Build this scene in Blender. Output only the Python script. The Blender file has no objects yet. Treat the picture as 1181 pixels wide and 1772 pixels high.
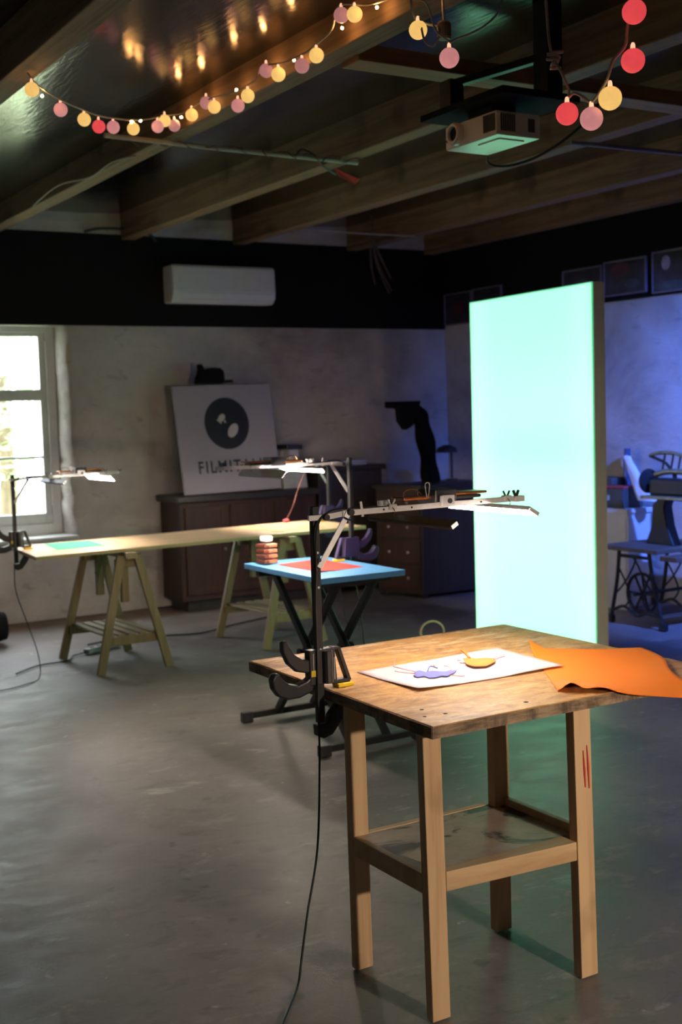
import bpy, bmesh, math, random
from mathutils import Vector, Matrix, noise

random.seed(7)
sc = bpy.context.scene
COL = sc.collection
PI = math.pi

# ------------------------------------------------------------------ camera
cd = bpy.data.cameras.new('camera')
cam = bpy.data.objects.new('camera', cd)
COL.objects.link(cam)
R_ = Vector((0.8549170529, -0.5179183629, -0.0296209727))
U_ = Vector((0.0672300857, 0.0539959657, 0.9962753391))
F_ = Vector((0.5143898796, 0.8537241973, -0.0809817678))
cam.matrix_world = Matrix(((R_.x, U_.x, -F_.x, 0.0), (R_.y, U_.y, -F_.y, 0.0), (R_.z, U_.z, -F_.z, 1.6), (0, 0, 0, 1)))
cd.sensor_fit = 'VERTICAL'
cd.sensor_height = 36.0
cd.lens = 43.334
cd.clip_start = 0.05
cd.dof.use_dof = True
cd.dof.focus_distance = 3.55
cd.dof.aperture_fstop = 4.0
sc.camera = cam

# ------------------------------------------------------------------ sky and exposure
w = bpy.data.worlds.new('world')
sc.world = w
w.use_nodes = True
bg = w.node_tree.nodes['Background']
bg.inputs[0].default_value = (0.90, 0.96, 1.0, 1)
bg.inputs[1].default_value = 15.0
sc.view_settings.view_transform = 'Standard'
sc.view_settings.look = 'None'
sc.view_settings.gamma = 1.0
sc.view_settings.use_curve_mapping = False
sc.view_settings.exposure = 0.0

LED_POWER = 215.0        # light given off by the table lamps' strips
WORK_WATTS = 270.0      # the work lamp behind the camera
BLUE_WATTS = 1150.0      # the blue stage lamp near the right wall
PANEL_GLOW = (0.37, 1.55, 0.79)


def portal(name, loc, rot, sx, sy):
    l = bpy.data.lights.new(name, 'AREA')
    l.shape = 'RECTANGLE'; l.size = sx; l.size_y = sy
    l.cycles.is_portal = True
    o = bpy.data.objects.new(name, l)
    o.location = loc; o.rotation_euler = rot
    COL.objects.link(o)


portal('window_daylight', (2.6, 9.98, 1.5), (PI / 2, 0, PI), 1.3, 1.7)


# ------------------------------------------------------------------ materials
def nt(name):
    m = bpy.data.materials.new(name); m.use_nodes = True
    t = m.node_tree
    return m, t, t.nodes['Principled BSDF']


def coords(t, scale=(1, 1, 1), kind='Object', rot=(0, 0, 0)):
    tc = t.nodes.new('ShaderNodeTexCoord'); mp = t.nodes.new('ShaderNodeMapping')
    mp.inputs['Scale'].default_value = scale
    mp.inputs['Rotation'].default_value = rot
    t.links.new(tc.outputs[kind], mp.inputs['Vector'])
    return mp.outputs['Vector']


def noise_n(t, vec, scale, detail=6, rough=0.6, dist=0.0):
    n = t.nodes.new('ShaderNodeTexNoise')
    n.inputs['Scale'].default_value = scale; n.inputs['Detail'].default_value = detail
    n.inputs['Roughness'].default_value = rough; n.inputs['Distortion'].default_value = dist
    t.links.new(vec, n.inputs['Vector'])
    return n.outputs['Fac']


def ramp(t, fac, stops):
    r = t.nodes.new('ShaderNodeValToRGB')
    e = r.color_ramp.elements
    while len(e) < len(stops): e.new(0.5)
    for i, (p, c) in enumerate(stops):
        e[i].position = p; e[i].color = (c[0], c[1], c[2], 1)
    t.links.new(fac, r.inputs['Fac'])
    return r.outputs['Color']


def mixc(t, fac, a, b, mode='MIX'):
    m = t.nodes.new('ShaderNodeMix'); m.data_type = 'RGBA'; m.blend_type = mode
    if isinstance(fac, float): m.inputs[0].default_value = fac
    else: t.links.new(fac, m.inputs[0])
    for s, i in ((a, 6), (b, 7)):
        if isinstance(s, tuple): m.inputs[i].default_value = (s[0], s[1], s[2], 1)
        else: t.links.new(s, m.inputs[i])
    return m.outputs[2]


def bump(t, p, h, strength, dist=0.02):
    b = t.nodes.new('ShaderNodeBump')
    b.inputs['Strength'].default_value = strength; b.inputs['Distance'].default_value = dist
    t.links.new(h, b.inputs['Height']); t.links.new(b.outputs['Normal'], p.inputs['Normal'])


def plain(name, c, rough=0.5, metal=0.0, var=0.12, scale=14.0, bmp=0.08):
    """a base colour with a little grain and fine relief"""
    m, t, p = nt(name)
    v = coords(t)
    n = noise_n(t, v, scale)
    lo = tuple(max(0, x * (1 - var)) for x in c); hi = tuple(min(1, x * (1 + var)) for x in c)
    t.links.new(ramp(t, n, [(0.3, lo), (0.7, hi)]), p.inputs['Base Color'])
    p.inputs['Roughness'].default_value = rough; p.inputs['Metallic'].default_value = metal
    if bmp: bump(t, p, n, bmp, 0.005)
    return m


def wood(name, c1, c2, axis='y', rough=0.55, stretch=14.0, knots=True, scale=1.5):
    m, t, p = nt(name)
    s = {'x': (0.6, stretch, stretch), 'y': (stretch, 0.6, stretch), 'z': (stretch, stretch, 0.6)}[axis]
    v = coords(t, s)
    n = noise_n(t, v, scale, 8, 0.65, 0.6)
    col = ramp(t, n, [(0.25, c1), (0.55, c2), (0.8, tuple(min(1, x * 1.15) for x in c2))])
    if knots:
        k = noise_n(t, coords(t, (1, 1, 1)), 3.2, 3, 0.5)
        col = mixc(t, ramp(t, k, [(0.60, (0, 0, 0)), (0.75, (0.6, 0.6, 0.6))]), col, tuple(x * 0.35 for x in c1))
    t.links.new(col, p.inputs['Base Color'])
    p.inputs['Roughness'].default_value = rough
    bump(t, p, n, 0.15, 0.004)
    return m


def glow(name, c, strength, base=(0.8, 0.8, 0.8)):
    m, t, p = nt(name)
    v = coords(t); n = noise_n(t, v, 60.0, 4)
    t.links.new(ramp(t, n, [(0.2, tuple(x * 0.82 for x in c)), (0.8, c)]), p.inputs['Emission Color'])
    p.inputs['Base Color'].default_value = (*base, 1)
    p.inputs['Emission Strength'].default_value = strength
    p.inputs['Roughness'].default_value = 0.7
    return m


M = {}


def build_materials():
    # concrete floor: pale worn patches, dark stains, a dull polish
    m, t, p = nt('worn_concrete')
    v = coords(t)
    big = noise_n(t, v, 0.8, 6, 0.55, 0.2)
    col = ramp(t, big, [(0.30, (0.078, 0.068, 0.066)), (0.45, (0.145, 0.132, 0.128)), (0.58, (0.19, 0.175, 0.170)), (0.74, (0.26, 0.24, 0.235))])
    streak = noise_n(t, coords(t, (1.2, 1.8, 1), rot=(0, 0, 0.4)), 4.2, 10, 0.66, 0.25)
    col = mixc(t, ramp(t, streak, [(0.34, (0.75, 0.75, 0.75)), (0.47, (0, 0, 0))]), col, (0.085, 0.074, 0.066))
    col = mixc(t, ramp(t, streak, [(0.55, (0, 0, 0)), (0.68, (0.55, 0.55, 0.55))]), col, (0.33, 0.30, 0.275))
    scuff = noise_n(t, coords(t, (1.0, 2.6, 1), rot=(0, 0, 0.5)), 2.4, 9, 0.7, 0.5)
    col = mixc(t, ramp(t, scuff, [(0.60, (0, 0, 0)), (0.70, (0.7, 0.7, 0.7))]), col, (0.40, 0.39, 0.35))
    spots = noise_n(t, v, 7.0, 3, 0.5)
    col = mixc(t, ramp(t, spots, [(0.66, (0, 0, 0)), (0.72, (0.75, 0.75, 0.75))]), col, (0.09, 0.08, 0.075))
    chips = noise_n(t, v, 11.0, 4, 0.55, 0.3)
    col = mixc(t, ramp(t, chips, [(0.69, (0, 0, 0)), (0.74, (0.5, 0.5, 0.5))]), col, (0.50, 0.47, 0.43))
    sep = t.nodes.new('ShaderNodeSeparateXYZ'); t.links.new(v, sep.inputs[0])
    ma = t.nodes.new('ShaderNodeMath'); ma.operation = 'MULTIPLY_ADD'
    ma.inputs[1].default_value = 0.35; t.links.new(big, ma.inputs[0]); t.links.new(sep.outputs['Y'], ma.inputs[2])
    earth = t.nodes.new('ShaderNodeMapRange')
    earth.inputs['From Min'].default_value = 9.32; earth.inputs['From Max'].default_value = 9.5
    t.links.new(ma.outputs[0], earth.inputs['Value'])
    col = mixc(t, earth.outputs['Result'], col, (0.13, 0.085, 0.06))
    t.links.new(col, p.inputs['Base Color'])
    t.links.new(ramp(t, streak, [(0.3, (0.40, 0.40, 0.40)), (0.75, (0.62, 0.62, 0.62))]), p.inputs['Roughness'])
    fine = noise_n(t, v, 38.0, 6, 0.7)
    bump(t, p, mixc(t, 0.5, streak, fine), 0.22, 0.01)
    M['floor'] = m
    # rough lime plaster
    m, t, p = nt('rough_plaster')
    v = coords(t)
    n1 = noise_n(t, v, 1.4, 9, 0.62, 0.3)
    col = ramp(t, n1, [(0.25, (0.27, 0.235, 0.215)), (0.5, (0.46, 0.42, 0.395)), (0.75, (0.60, 0.56, 0.53))])
    n2 = noise_n(t, coords(t, (1, 1, 2.4)), 5.0, 6, 0.6, 0.5)
    col = mixc(t, ramp(t, n2, [(0.60, (0, 0, 0)), (0.72, (0.45, 0.45, 0.45))]), col, (0.20, 0.17, 0.15))
    t.links.new(col, p.inputs['Base Color'])
    p.inputs['Roughness'].default_value = 0.9
    bump(t, p, mixc(t, 0.5, n1, n2), 0.55, 0.05)
    M['plaster'] = m
    M['black_paint'] = plain('black_painted_board', (0.008, 0.008, 0.009), 0.9, bmp=0.15, scale=5)
    M['black_paint'].node_tree.nodes['Principled BSDF'].inputs['Specular IOR Level'].default_value = 0.15
    # black sheeting overhead
    m, t, p = nt('black_ceiling_sheeting')
    v = coords(t, (2.2, 0.5, 1))
    n = noise_n(t, v, 2.6, 3, 0.5, 0.6)
    p.inputs['Base Color'].default_value = (0.15, 0.135, 0.13, 1)
    p.inputs['Metallic'].default_value = 1.0
    p.inputs['Roughness'].default_value = 0.17
    fine = noise_n(t, coords(t, (9, 1.5, 1)), 5.0, 4, 0.6)
    bump(t, p, mixc(t, 0.4, n, fine), 0.12, 0.03)
    M['ceiling'] = m
    M['beam'] = wood('old_beam_wood', (0.085, 0.044, 0.023), (0.22, 0.14, 0.078), 'y', 0.75)
    M['batten'] = wood('batten_wood', (0.16, 0.08, 0.03), (0.30, 0.17, 0.07), 'x', 0.7)
    # bench top: pressed flakes with stains and worn pale patches
    m, t, p = nt('stained_flake_board')
    g = noise_n(t, coords(t, (2.4, 4.2, 3), rot=(0, 0, 0.25)), 4.6, 10, 0.74, 0.6)
    col = ramp(t, g, [(0.26, (0.17, 0.072, 0.022)), (0.42, (0.39, 0.195, 0.058)), (0.55, (0.54, 0.295, 0.098)), (0.75, (0.66, 0.42, 0.175))])
    st = noise_n(t, coords(t, (1.0, 1.7, 1), rot=(0, 0, 0.4)), 3.0, 9, 0.7, 1.1)
    col = mixc(t, ramp(t, st, [(0.34, (0.85, 0.85, 0.85)), (0.49, (0, 0, 0))]), col, (0.15, 0.062, 0.022))
    pale = noise_n(t, coords(t, (2.0, 9, 1)), 3.4, 8, 0.75, 0.5)
    sp = t.nodes.new('ShaderNodeSeparateXYZ'); t.links.new(coords(t), sp.inputs[0])
    far = t.nodes.new('ShaderNodeMapRange'); far.inputs['From Min'].default_value = 0.45; far.inputs['From Max'].default_value = 0.75
    far.inputs['To Min'].default_value = 0.25
    t.links.new(sp.outputs['Y'], far.inputs['Value'])
    mu = t.nodes.new('ShaderNodeMath'); mu.operation = 'MULTIPLY'
    t.links.new(ramp(t, pale, [(0.52, (0, 0, 0)), (0.62, (0.9, 0.9, 0.9))]), mu.inputs[0]); t.links.new(far.outputs['Result'], mu.inputs[1])
    col = mixc(t, mu.outputs[0], col, (0.74, 0.64, 0.50))
    fl = noise_n(t, coords(t, (1, 2, 1)), 60.0, 3, 0.6)
    col = mixc(t, ramp(t, fl, [(0.66, (0, 0, 0)), (0.72, (0.55, 0.55, 0.55))]), col, (0.13, 0.06, 0.025))
    t.links.new(col, p.inputs['Base Color'])
    p.inputs['Roughness'].default_value = 0.5
    bump(t, p, st, 0.12, 0.006)
    M['osb'] = m
    m, t, p = nt('worn_board_edge')
    n = noise_n(t, coords(t, (6, 6, 40)), 2.0, 6, 0.7)
    s2 = noise_n(t, coords(t, (9, 9, 3)), 2.0, 5, 0.7)
    col = ramp(t, n, [(0.3, (0.10, 0.06, 0.035)), (0.6, (0.36, 0.25, 0.16)), (0.8, (0.48, 0.37, 0.27))])
    col = mixc(t, ramp(t, s2, [(0.45, (0, 0, 0)), (0.65, (0.8, 0.8, 0.8))]), col, (0.06, 0.035, 0.025))
    t.links.new(col, p.inputs['Base Color']); p.inputs['Roughness'].default_value = 0.7
    bump(t, p, n, 0.4, 0.004)
    M['osb_edge'] = m
    M['leg_wood'] = wood('bench_leg_wood', (0.40, 0.235, 0.12), (0.60, 0.405, 0.235), 'z', 0.5, 10)
    M['rail_wood'] = wood('bench_rail_wood', (0.40, 0.24, 0.12), (0.58, 0.40, 0.23), 'x', 0.5, 10)
    m, t, p = nt('stained_shelf_board')
    n = noise_n(t, coords(t, (1, 1.6, 1), rot=(0, 0, 0.5)), 3.3, 7, 0.6, 0.6)
    n2 = noise_n(t, coords(t), 9.0, 6, 0.6)
    col = ramp(t, n2, [(0.3, (0.30, 0.23, 0.18)), (0.7, (0.50, 0.42, 0.35))])
    col = mixc(t, ramp(t, n, [(0.53, (0, 0, 0)), (0.58, (0.92, 0.92, 0.92))]), col, (0.035, 0.035, 0.038))
    t.links.new(col, p.inputs['Base Color']); p.inputs['Roughness'].default_value = 0.45
    M['shelf'] = m
    M['red_mark'] = plain('red_marker', (0.55, 0.05, 0.04), 0.7)
    M['hole'] = plain('dark_hole', (0.01, 0.008, 0.006), 0.9)
    M['white_paper'] = plain('pink_white_paper', (0.64, 0.535, 0.57), 0.9, var=0.03)
    M['blue_paper'] = plain('blue_card', (0.15, 0.17, 0.52), 0.75, var=0.06)
    M['orange_card'] = plain('brown_orange_card', (0.72, 0.25, 0.05), 0.75, var=0.06)
    M['pink_card'] = plain('pink_card', (0.66, 0.33, 0.36), 0.75, var=0.06)
    M['orange_paper'] = plain('bright_orange_paper', (0.93, 0.23, 0.008), 0.7, var=0.04, scale=4)
    M['green_paper'] = plain('green_paper', (0.04, 0.34, 0.20), 0.95, var=0.05)
    M['red_paper'] = plain('red_paper', (0.58, 0.030, 0.022), 0.95, var=0.05)
    M['blue_top'] = plain('sky_blue_table_paint', (0.075, 0.265, 0.54), 0.6, var=0.06)
    M['black_metal'] = plain('black_coated_steel', (0.018, 0.018, 0.020), 0.42, 0.2)
    M['black_plastic'] = plain('black_plastic', (0.022, 0.022, 0.027), 0.38)
    M['yellow_plastic'] = plain('yellow_rubber_pad', (0.80, 0.56, 0.02), 0.5)
    M['purple_plastic'] = plain('violet_plastic', (0.035, 0.024, 0.085), 0.45)
    M['aluminium'] = plain('brushed_aluminium', (0.62, 0.61, 0.63), 0.42, 0.55, var=0.06, scale=40)
    M['grey_plastic'] = plain('grey_plastic', (0.42, 0.42, 0.44), 0.5)
    M['white_plastic'] = plain('white_plastic', (0.78, 0.75, 0.74), 0.28, var=0.03)
    M['copper'] = plain('copper_phone_back', (0.62, 0.24, 0.08), 0.25, 0.8)
    M['led'] = glow('led_tape', (1.0, 0.82, 0.67), LED_POWER)
    M['led_near'] = glow('led_tape_bench', (1.0, 0.82, 0.67), LED_POWER * 0.68)
    M['led_blue_table'] = glow('led_tape_blue_table', (1.0, 0.82, 0.67), LED_POWER * 1.55)
    M['cap_glint'] = glow('painted_cap_glint', (1.0, 0.90, 0.78), 0.8)  # faint glow painted on bar end caps as LED glints
    m, t, p = nt('green_light_fabric')
    p.inputs['Base Color'].default_value = (0.75, 0.8, 0.78, 1)
    p.inputs['Roughness'].default_value = 0.8
    sg = t.nodes.new('ShaderNodeSeparateXYZ'); t.links.new(coords(t, kind='Generated'), sg.inputs[0])
    dim = tuple(x * 0.92 for x in PANEL_GLOW); lit = (PANEL_GLOW[0] * 1.22, PANEL_GLOW[1], PANEL_GLOW[2] * 1.07)
    t.links.new(ramp(t, sg.outputs['Y'], [(0.0, dim), (0.05, lit), (0.22, PANEL_GLOW), (0.78, PANEL_GLOW), (0.95, lit), (1.0, dim)]), p.inputs['Emission Color'])
    p.inputs['Emission Strength'].default_value = 1.0
    M['panel_glow'] = m
    m, t, p = nt('green_light_edge')
    p.inputs['Base Color'].default_value = (0.75, 0.8, 0.78, 1)
    n = noise_n(t, coords(t), 1.2, 3)
    t.links.new(ramp(t, n, [(0.3, (0.02, 0.42, 0.20)), (0.7, (0.03, 0.5, 0.25))]), p.inputs['Emission Color'])
    p.inputs['Emission Strength'].default_value = 1.0
    M['panel_edge'] = m
    M['panel_body'] = plain('grey_panel_case', (0.74, 0.74, 0.60), 0.6, var=0.04)
    M['pale_wood'] = wood('pale_pine', (0.48, 0.33, 0.18), (0.68, 0.50, 0.30), 'x', 0.5, 16, knots=False)
    M['pale_wood_edge'] = wood('pale_pine_edge', (0.30, 0.27, 0.13), (0.45, 0.38, 0.19), 'x', 0.55, 16, knots=False)
    M['trestle'] = wood('trestle_pine', (0.14, 0.10, 0.045), (0.23, 0.17, 0.085), 'z', 0.55, 14, knots=False)
    M['trestle_y'] = wood('trestle_slat_pine', (0.19, 0.145, 0.075), (0.31, 0.24, 0.135), 'y', 0.55, 14, knots=False)
    M['dark_wood'] = wood('dark_cabinet_wood', (0.016, 0.006, 0.004), (0.042, 0.015, 0.009), 'z', 0.6, 9, knots=False)
    M['black_wood'] = wood('blackened_wood', (0.012, 0.009, 0.008), (0.03, 0.022, 0.018), 'z', 0.45, 9, knots=False)
    M['sign_white'] = plain('white_sign_board', (0.34, 0.315, 0.37), 0.7, var=0.03, scale=3)
    M['sign_black'] = plain('black_sign_print', (0.012, 0.009, 0.010), 0.5, var=0.3)
    M['sign_light'] = plain('pale_sign_print', (0.50, 0.46, 0.45), 0.55, var=0.05)
    M['black_cloth'] = plain('black_cloth', (0.007, 0.007, 0.008), 0.95, bmp=0.4)
    M['black_cloth'].node_tree.nodes['Principled BSDF'].inputs['Specular IOR Level'].default_value = 0.1
    M['iron'] = plain('old_cast_iron', (0.020, 0.022, 0.028), 0.5, 0.4, bmp=0.25)
    M['olive_metal'] = plain('worn_olive_metal', (0.22, 0.21, 0.13), 0.4, 0.5, var=0.4, bmp=0.2)
    M['old_board'] = wood('old_brown_board', (0.045, 0.030, 0.022), (0.105, 0.075, 0.055), 'x', 0.6, 10)
    M['white_cabinet'] = plain('white_counter_paint', (0.58, 0.58, 0.60), 0.5, var=0.05, scale=2)
    M['dark_box'] = plain('dark_box_card', (0.05, 0.055, 0.06), 0.6, var=0.4, scale=6)
    M['red_plastic'] = plain('dull_red_plastic', (0.36, 0.045, 0.06), 0.5)
    M['white_cloth'] = plain('white_cloth', (0.66, 0.67, 0.70), 0.85, var=0.06, bmp=0.3)
    M['blue_bottle'] = plain('dark_blue_bottle', (0.04, 0.07, 0.16), 0.3)
    M['cord_black'] = plain('black_cable', (0.012, 0.012, 0.013), 0.5)
    M['cord_white'] = plain('dull_white_cord', (0.46, 0.42, 0.38), 0.6)
    M['cord_red'] = plain('dull_red_cord', (0.15, 0.05, 0.035), 0.6)
    M['window_paint'] = plain('white_window_paint', (0.62, 0.62, 0.60), 0.5, var=0.05)
    M['picture'] = plain('dark_picture_print', (0.035, 0.030, 0.045), 0.35, var=0.7, scale=5)
    M['picture_pale'] = plain('pale_picture_spot', (0.30, 0.27, 0.36), 0.5, var=0.3)
    M['picture_red'] = plain('dull_red_picture_spot', (0.09, 0.02, 0.03), 0.5, var=0.4)
    M['picture_green'] = plain('dull_green_picture_spot', (0.05, 0.075, 0.09), 0.5, var=0.4)
    M['frame_edge'] = plain('lilac_grey_frame', (0.17, 0.15, 0.19), 0.6)
    M['lens'] = plain('dark_lens_glass', (0.008, 0.008, 0.010), 0.08)
    M['clear_plastic'] = None
    m, t, p = nt('window_glass')
    tr = t.nodes.new('ShaderNodeBsdfTransparent'); gl = t.nodes.new('ShaderNodeBsdfGlossy')
    gl.inputs['Roughness'].default_value = 0.05
    mx = t.nodes.new('ShaderNodeMixShader'); mx.inputs[0].default_value = 0.05
    t.links.new(tr.outputs[0], mx.inputs[1]); t.links.new(gl.outputs[0], mx.inputs[2])
    t.links.new(mx.outputs[0], t.nodes['Material Output'].inputs['Surface'])
    M['glass'] = m
    m, t, p = nt('clear_jar_plastic')
    tr = t.nodes.new('ShaderNodeBsdfTransparent'); gl = t.nodes.new('ShaderNodeBsdfGlossy')
    tr.inputs[0].default_value = (0.95, 0.93, 0.92, 1)
    gl.inputs['Roughness'].default_value = 0.15
    mx = t.nodes.new('ShaderNodeMixShader'); mx.inputs[0].default_value = 0.14
    t.links.new(tr.outputs[0], mx.inputs[1]); t.links.new(gl.outputs[0], mx.inputs[2])
    t.links.new(mx.outputs[0], t.nodes['Material Output'].inputs['Surface'])
    M['clear_plastic'] = m
    M['jar_orange'] = plain('orange_jar_contents', (0.66, 0.30, 0.17), 0.6, var=0.3, scale=60)
    M['jar_dark'] = plain('brown_jar_contents', (0.24, 0.07, 0.05), 0.6, var=0.3, scale=60)
    M['ball_yellow'] = glow('yellow_cotton_ball', (1.0, 0.60, 0.17), 0.92, (0.8, 0.6, 0.3))
    M['ball_red'] = glow('red_cotton_ball', (0.90, 0.075, 0.085), 0.85, (0.7, 0.1, 0.1))
    M['ball_pink'] = glow('pink_cotton_ball', (0.72, 0.27, 0.27), 0.75, (0.7, 0.4, 0.4))
    M['ball_mauve'] = glow('mauve_cotton_ball', (0.52, 0.20, 0.19), 0.75, (0.5, 0.3, 0.35))
    M['fairy'] = glow('tiny_warm_bulb', (1.0, 0.48, 0.15), 300.0)
    M['socket'] = glow('lit_bulb_neck', (1.0, 0.50, 0.30), 1.3, (0.8, 0.7, 0.6))
    M['blue_lens'] = glow('blue_lamp_lens', (0.08, 0.16, 1.0), 6.0)
    M['leaf'] = plain('green_leaf', (0.46, 0.60, 0.38), 0.6, var=0.3)
    M['leaf_dark'] = plain('dark_leaf', (0.02, 0.03, 0.015), 0.7)
    M['bark'] = wood('bark', (0.08, 0.06, 0.04), (0.18, 0.13, 0.09), 'z', 0.9)
    M['grass'] = plain('garden_grass', (0.40, 0.50, 0.28), 0.9, var=0.15)


build_materials()


# ------------------------------------------------------------------ mesh helpers
class MB:
    def __init__(s): s.v = []; s.f = []

    def add(s, vs, fs):
        b = len(s.v); s.v += [Vector(v) for v in vs]; s.f += [tuple(b + i for i in f) for f in fs]; return s

    def box(s, x0, x1, y0, y1, z0, z1):
        vs = [(x, y, z) for z in (z0, z1) for y in (y0, y1) for x in (x0, x1)]
        return s.add(vs, [(0, 2, 3, 1), (4, 5, 7, 6), (0, 1, 5, 4), (2, 6, 7, 3), (0, 4, 6, 2), (1, 3, 7, 5)])

    def bar(s, a, b, wdt, hgt, up=(0, 0, 1)):
        """a rectangular bar from a to b: wdt sideways, hgt along up"""
        a = Vector(a); b = Vector(b); d = (b - a).normalized(); up = Vector(up)
        side = d.cross(up)
        if side.length < 1e-5: side = d.cross(Vector((1, 0, 0)))
        side.normalize(); u = side.cross(d).normalized()
        vs = [p + side * sx * wdt / 2 + u * sz * hgt / 2 for p in (a, b) for sz in (-1, 1) for sx in (-1, 1)]
        return s.add(vs, [(0, 2, 3, 1), (4, 5, 7, 6), (0, 1, 5, 4), (2, 6, 7, 3), (0, 4, 6, 2), (1, 3, 7, 5)])

    def hexa(s, lo, hi):
        """a solid between two quads (four corners each, counter-clockwise seen from above)"""
        return s.add(list(lo) + list(hi), [(3, 2, 1, 0), (4, 5, 6, 7), (0, 1, 5, 4), (1, 2, 6, 5), (2, 3, 7, 6), (3, 0, 4, 7)])

    def prism(s, pts, axis, a0, a1):
        """an outline (list of 2D points) pushed along an axis; pts are the other two coordinates in x,y,z order"""
        n = len(pts)
        def P(p, a):
            return {'x': (a, p[0], p[1]), 'y': (p[0], a, p[1]), 'z': (p[0], p[1], a)}[axis]
        vs = [P(p, a0) for p in pts] + [P(p, a1) for p in pts]
        fs = [tuple(range(n)), tuple(range(2 * n - 1, n - 1, -1))]
        fs += [(i, i + n, (i + 1) % n + n, (i + 1) % n) for i in range(n)]
        return s.add(vs, fs)

    def tube(s, path, r, n=8, cap=True):
        path = [Vector(p) for p in path]; m = len(path); rs = r if isinstance(r, (list, tuple)) else [r] * m
        d0 = (path[1] - path[0]).normalized()
        ref = Vector((0, 0, 1)) if abs(d0.z) < 0.9 else Vector((1, 0, 0))
        nrm = d0.cross(ref).normalized()
        b = len(s.v)
        for i, p in enumerate(path):
            d = (path[min(i + 1, m - 1)] - path[max(i - 1, 0)]).normalized()
            nrm = (nrm - d * nrm.dot(d))
            if nrm.length < 1e-6: nrm = d.cross(Vector((0.3, 0.5, 0.8)))
            nrm.normalize(); bn = d.cross(nrm)
            for k in range(n):
                a = 2 * PI * k / n
                s.v.append(p + (nrm * math.cos(a) + bn * math.sin(a)) * rs[i])
        for i in range(m - 1):
            for k in range(n):
                k2 = (k + 1) % n
                s.f.append((b + i * n + k, b + i * n + k2, b + (i + 1) * n + k2, b + (i + 1) * n + k))
        if cap:
            s.f.append(tuple(b + k for k in range(n - 1, -1, -1)))
            s.f.append(tuple(b + (m - 1) * n + k for k in range(n)))
        return s

    def lathe(s, prof, c, axis='z', n=20):
        """profile of (radius, offset) turned about an axis through c"""
        c = Vector(c); b = len(s.v)
        for r, h in prof:
            for k in range(n):
                a = 2 * PI * k / n; u, v = r * math.cos(a), r * math.sin(a)
                s.v.append(c + Vector({'z': (u, v, h), 'x': (h, u, v), 'y': (v, h, u)}[axis]))
        for i in range(len(prof) - 1):
            for k in range(n):
                k2 = (k + 1) % n
                s.f.append((b + i * n + k, b + i * n + k2, b + (i + 1) * n + k2, b + (i + 1) * n + k))
        s.f.append(tuple(b + k for k in range(n - 1, -1, -1)))
        m = len(prof) - 1
        s.f.append(tuple(b + m * n + k for k in range(n)))
        return s

    def ball(s, c, r, n=16, m=10, squash=1.0):
        return s.lathe([(max(1e-4, r * math.sin(PI * i / m)), -r * squash * math.cos(PI * i / m)) for i in range(m + 1)], c, 'z', n)

    def grid(s, fn, nu, nv):
        b = len(s.v)
        for j in range(nv + 1):
            for i in range(nu + 1): s.v.append(Vector(fn(i / nu, j / nv)))
        for j in range(nv):
            for i in range(nu):
                a = b + j * (nu + 1) + i
                s.f.append((a, a + 1, a + nu + 2, a + nu + 1))
        return s

    def xf(s, mat):
        s.v = [mat @ v for v in s.v]; return s

    def build(s, name, mat, parent=None, loc=None, smooth=False, bevel=0.0, solid=0.0, label=None, seg=2):
        me = bpy.data.meshes.new(name)
        o = Vector(loc) if loc else Vector((0, 0, 0))
        me.from_pydata([tuple(v - o) for v in s.v], [], s.f)
        bm = bmesh.new(); bm.from_mesh(me)
        bmesh.ops.recalc_face_normals(bm, faces=bm.faces)
        bm.to_mesh(me); bm.free()
        if smooth:
            me.polygons.foreach_set('use_smooth', [True] * len(me.polygons))
        me.materials.append(M[mat] if isinstance(mat, str) else mat)
        ob = bpy.data.objects.new(name, me); COL.objects.link(ob)
        if loc: ob.location = loc
        if parent: ob.parent = parent
        if solid:
            md = ob.modifiers.new('thickness', 'SOLIDIFY'); md.thickness = solid
        if bevel:
            md = ob.modifiers.new('bevel', 'BEVEL'); md.width = bevel; md.segments = seg; md.limit_method = 'ANGLE'
        if label: ob['label'] = label
        return ob


def thing(name, label, cat, loc, rz=0.0, group=None):
    o = bpy.data.objects.new(name, None); COL.objects.link(o)
    o.empty_display_size = 0.05
    o.location = loc; o.rotation_euler = (0, 0, rz)
    return tag(o, label, cat, group)


def tag(o, label, cat, group=None):
    o['label'] = label; o['category'] = cat
    if group: o['group'] = group
    return o


def struct(o, label=None):
    o['kind'] = 'structure'
    if label: o['label'] = label
    return o


def copy_tree(o, parent=None):
    c = o.copy(); COL.objects.link(c); c.parent = parent
    for ch in [x for x in o.children]:
        copy_tree(ch, c)
    return c


def smooth_path(pts, n=6):
    pts = [Vector(p) for p in pts]; out = []
    for i in range(len(pts) - 1):
        p0 = pts[max(i - 1, 0)]; p1 = pts[i]; p2 = pts[i + 1]; p3 = pts[min(i + 2, len(pts) - 1)]
        for k in range(n):
            t = k / n
            out.append(0.5 * ((2 * p1) + (p2 - p0) * t + (2 * p0 - 5 * p1 + 4 * p2 - p3) * t * t + (3 * p1 - p0 - 3 * p2 + p3) * t ** 3))
    out.append(pts[-1])
    return out


def nz(x, y, z): return noise.noise(Vector((x, y, z)))

# ================================================================== THE ROOM
X0, XR, Y0, YB, ZC = -1.2, 7.04, -2.0, 9.65, 3.33

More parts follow.
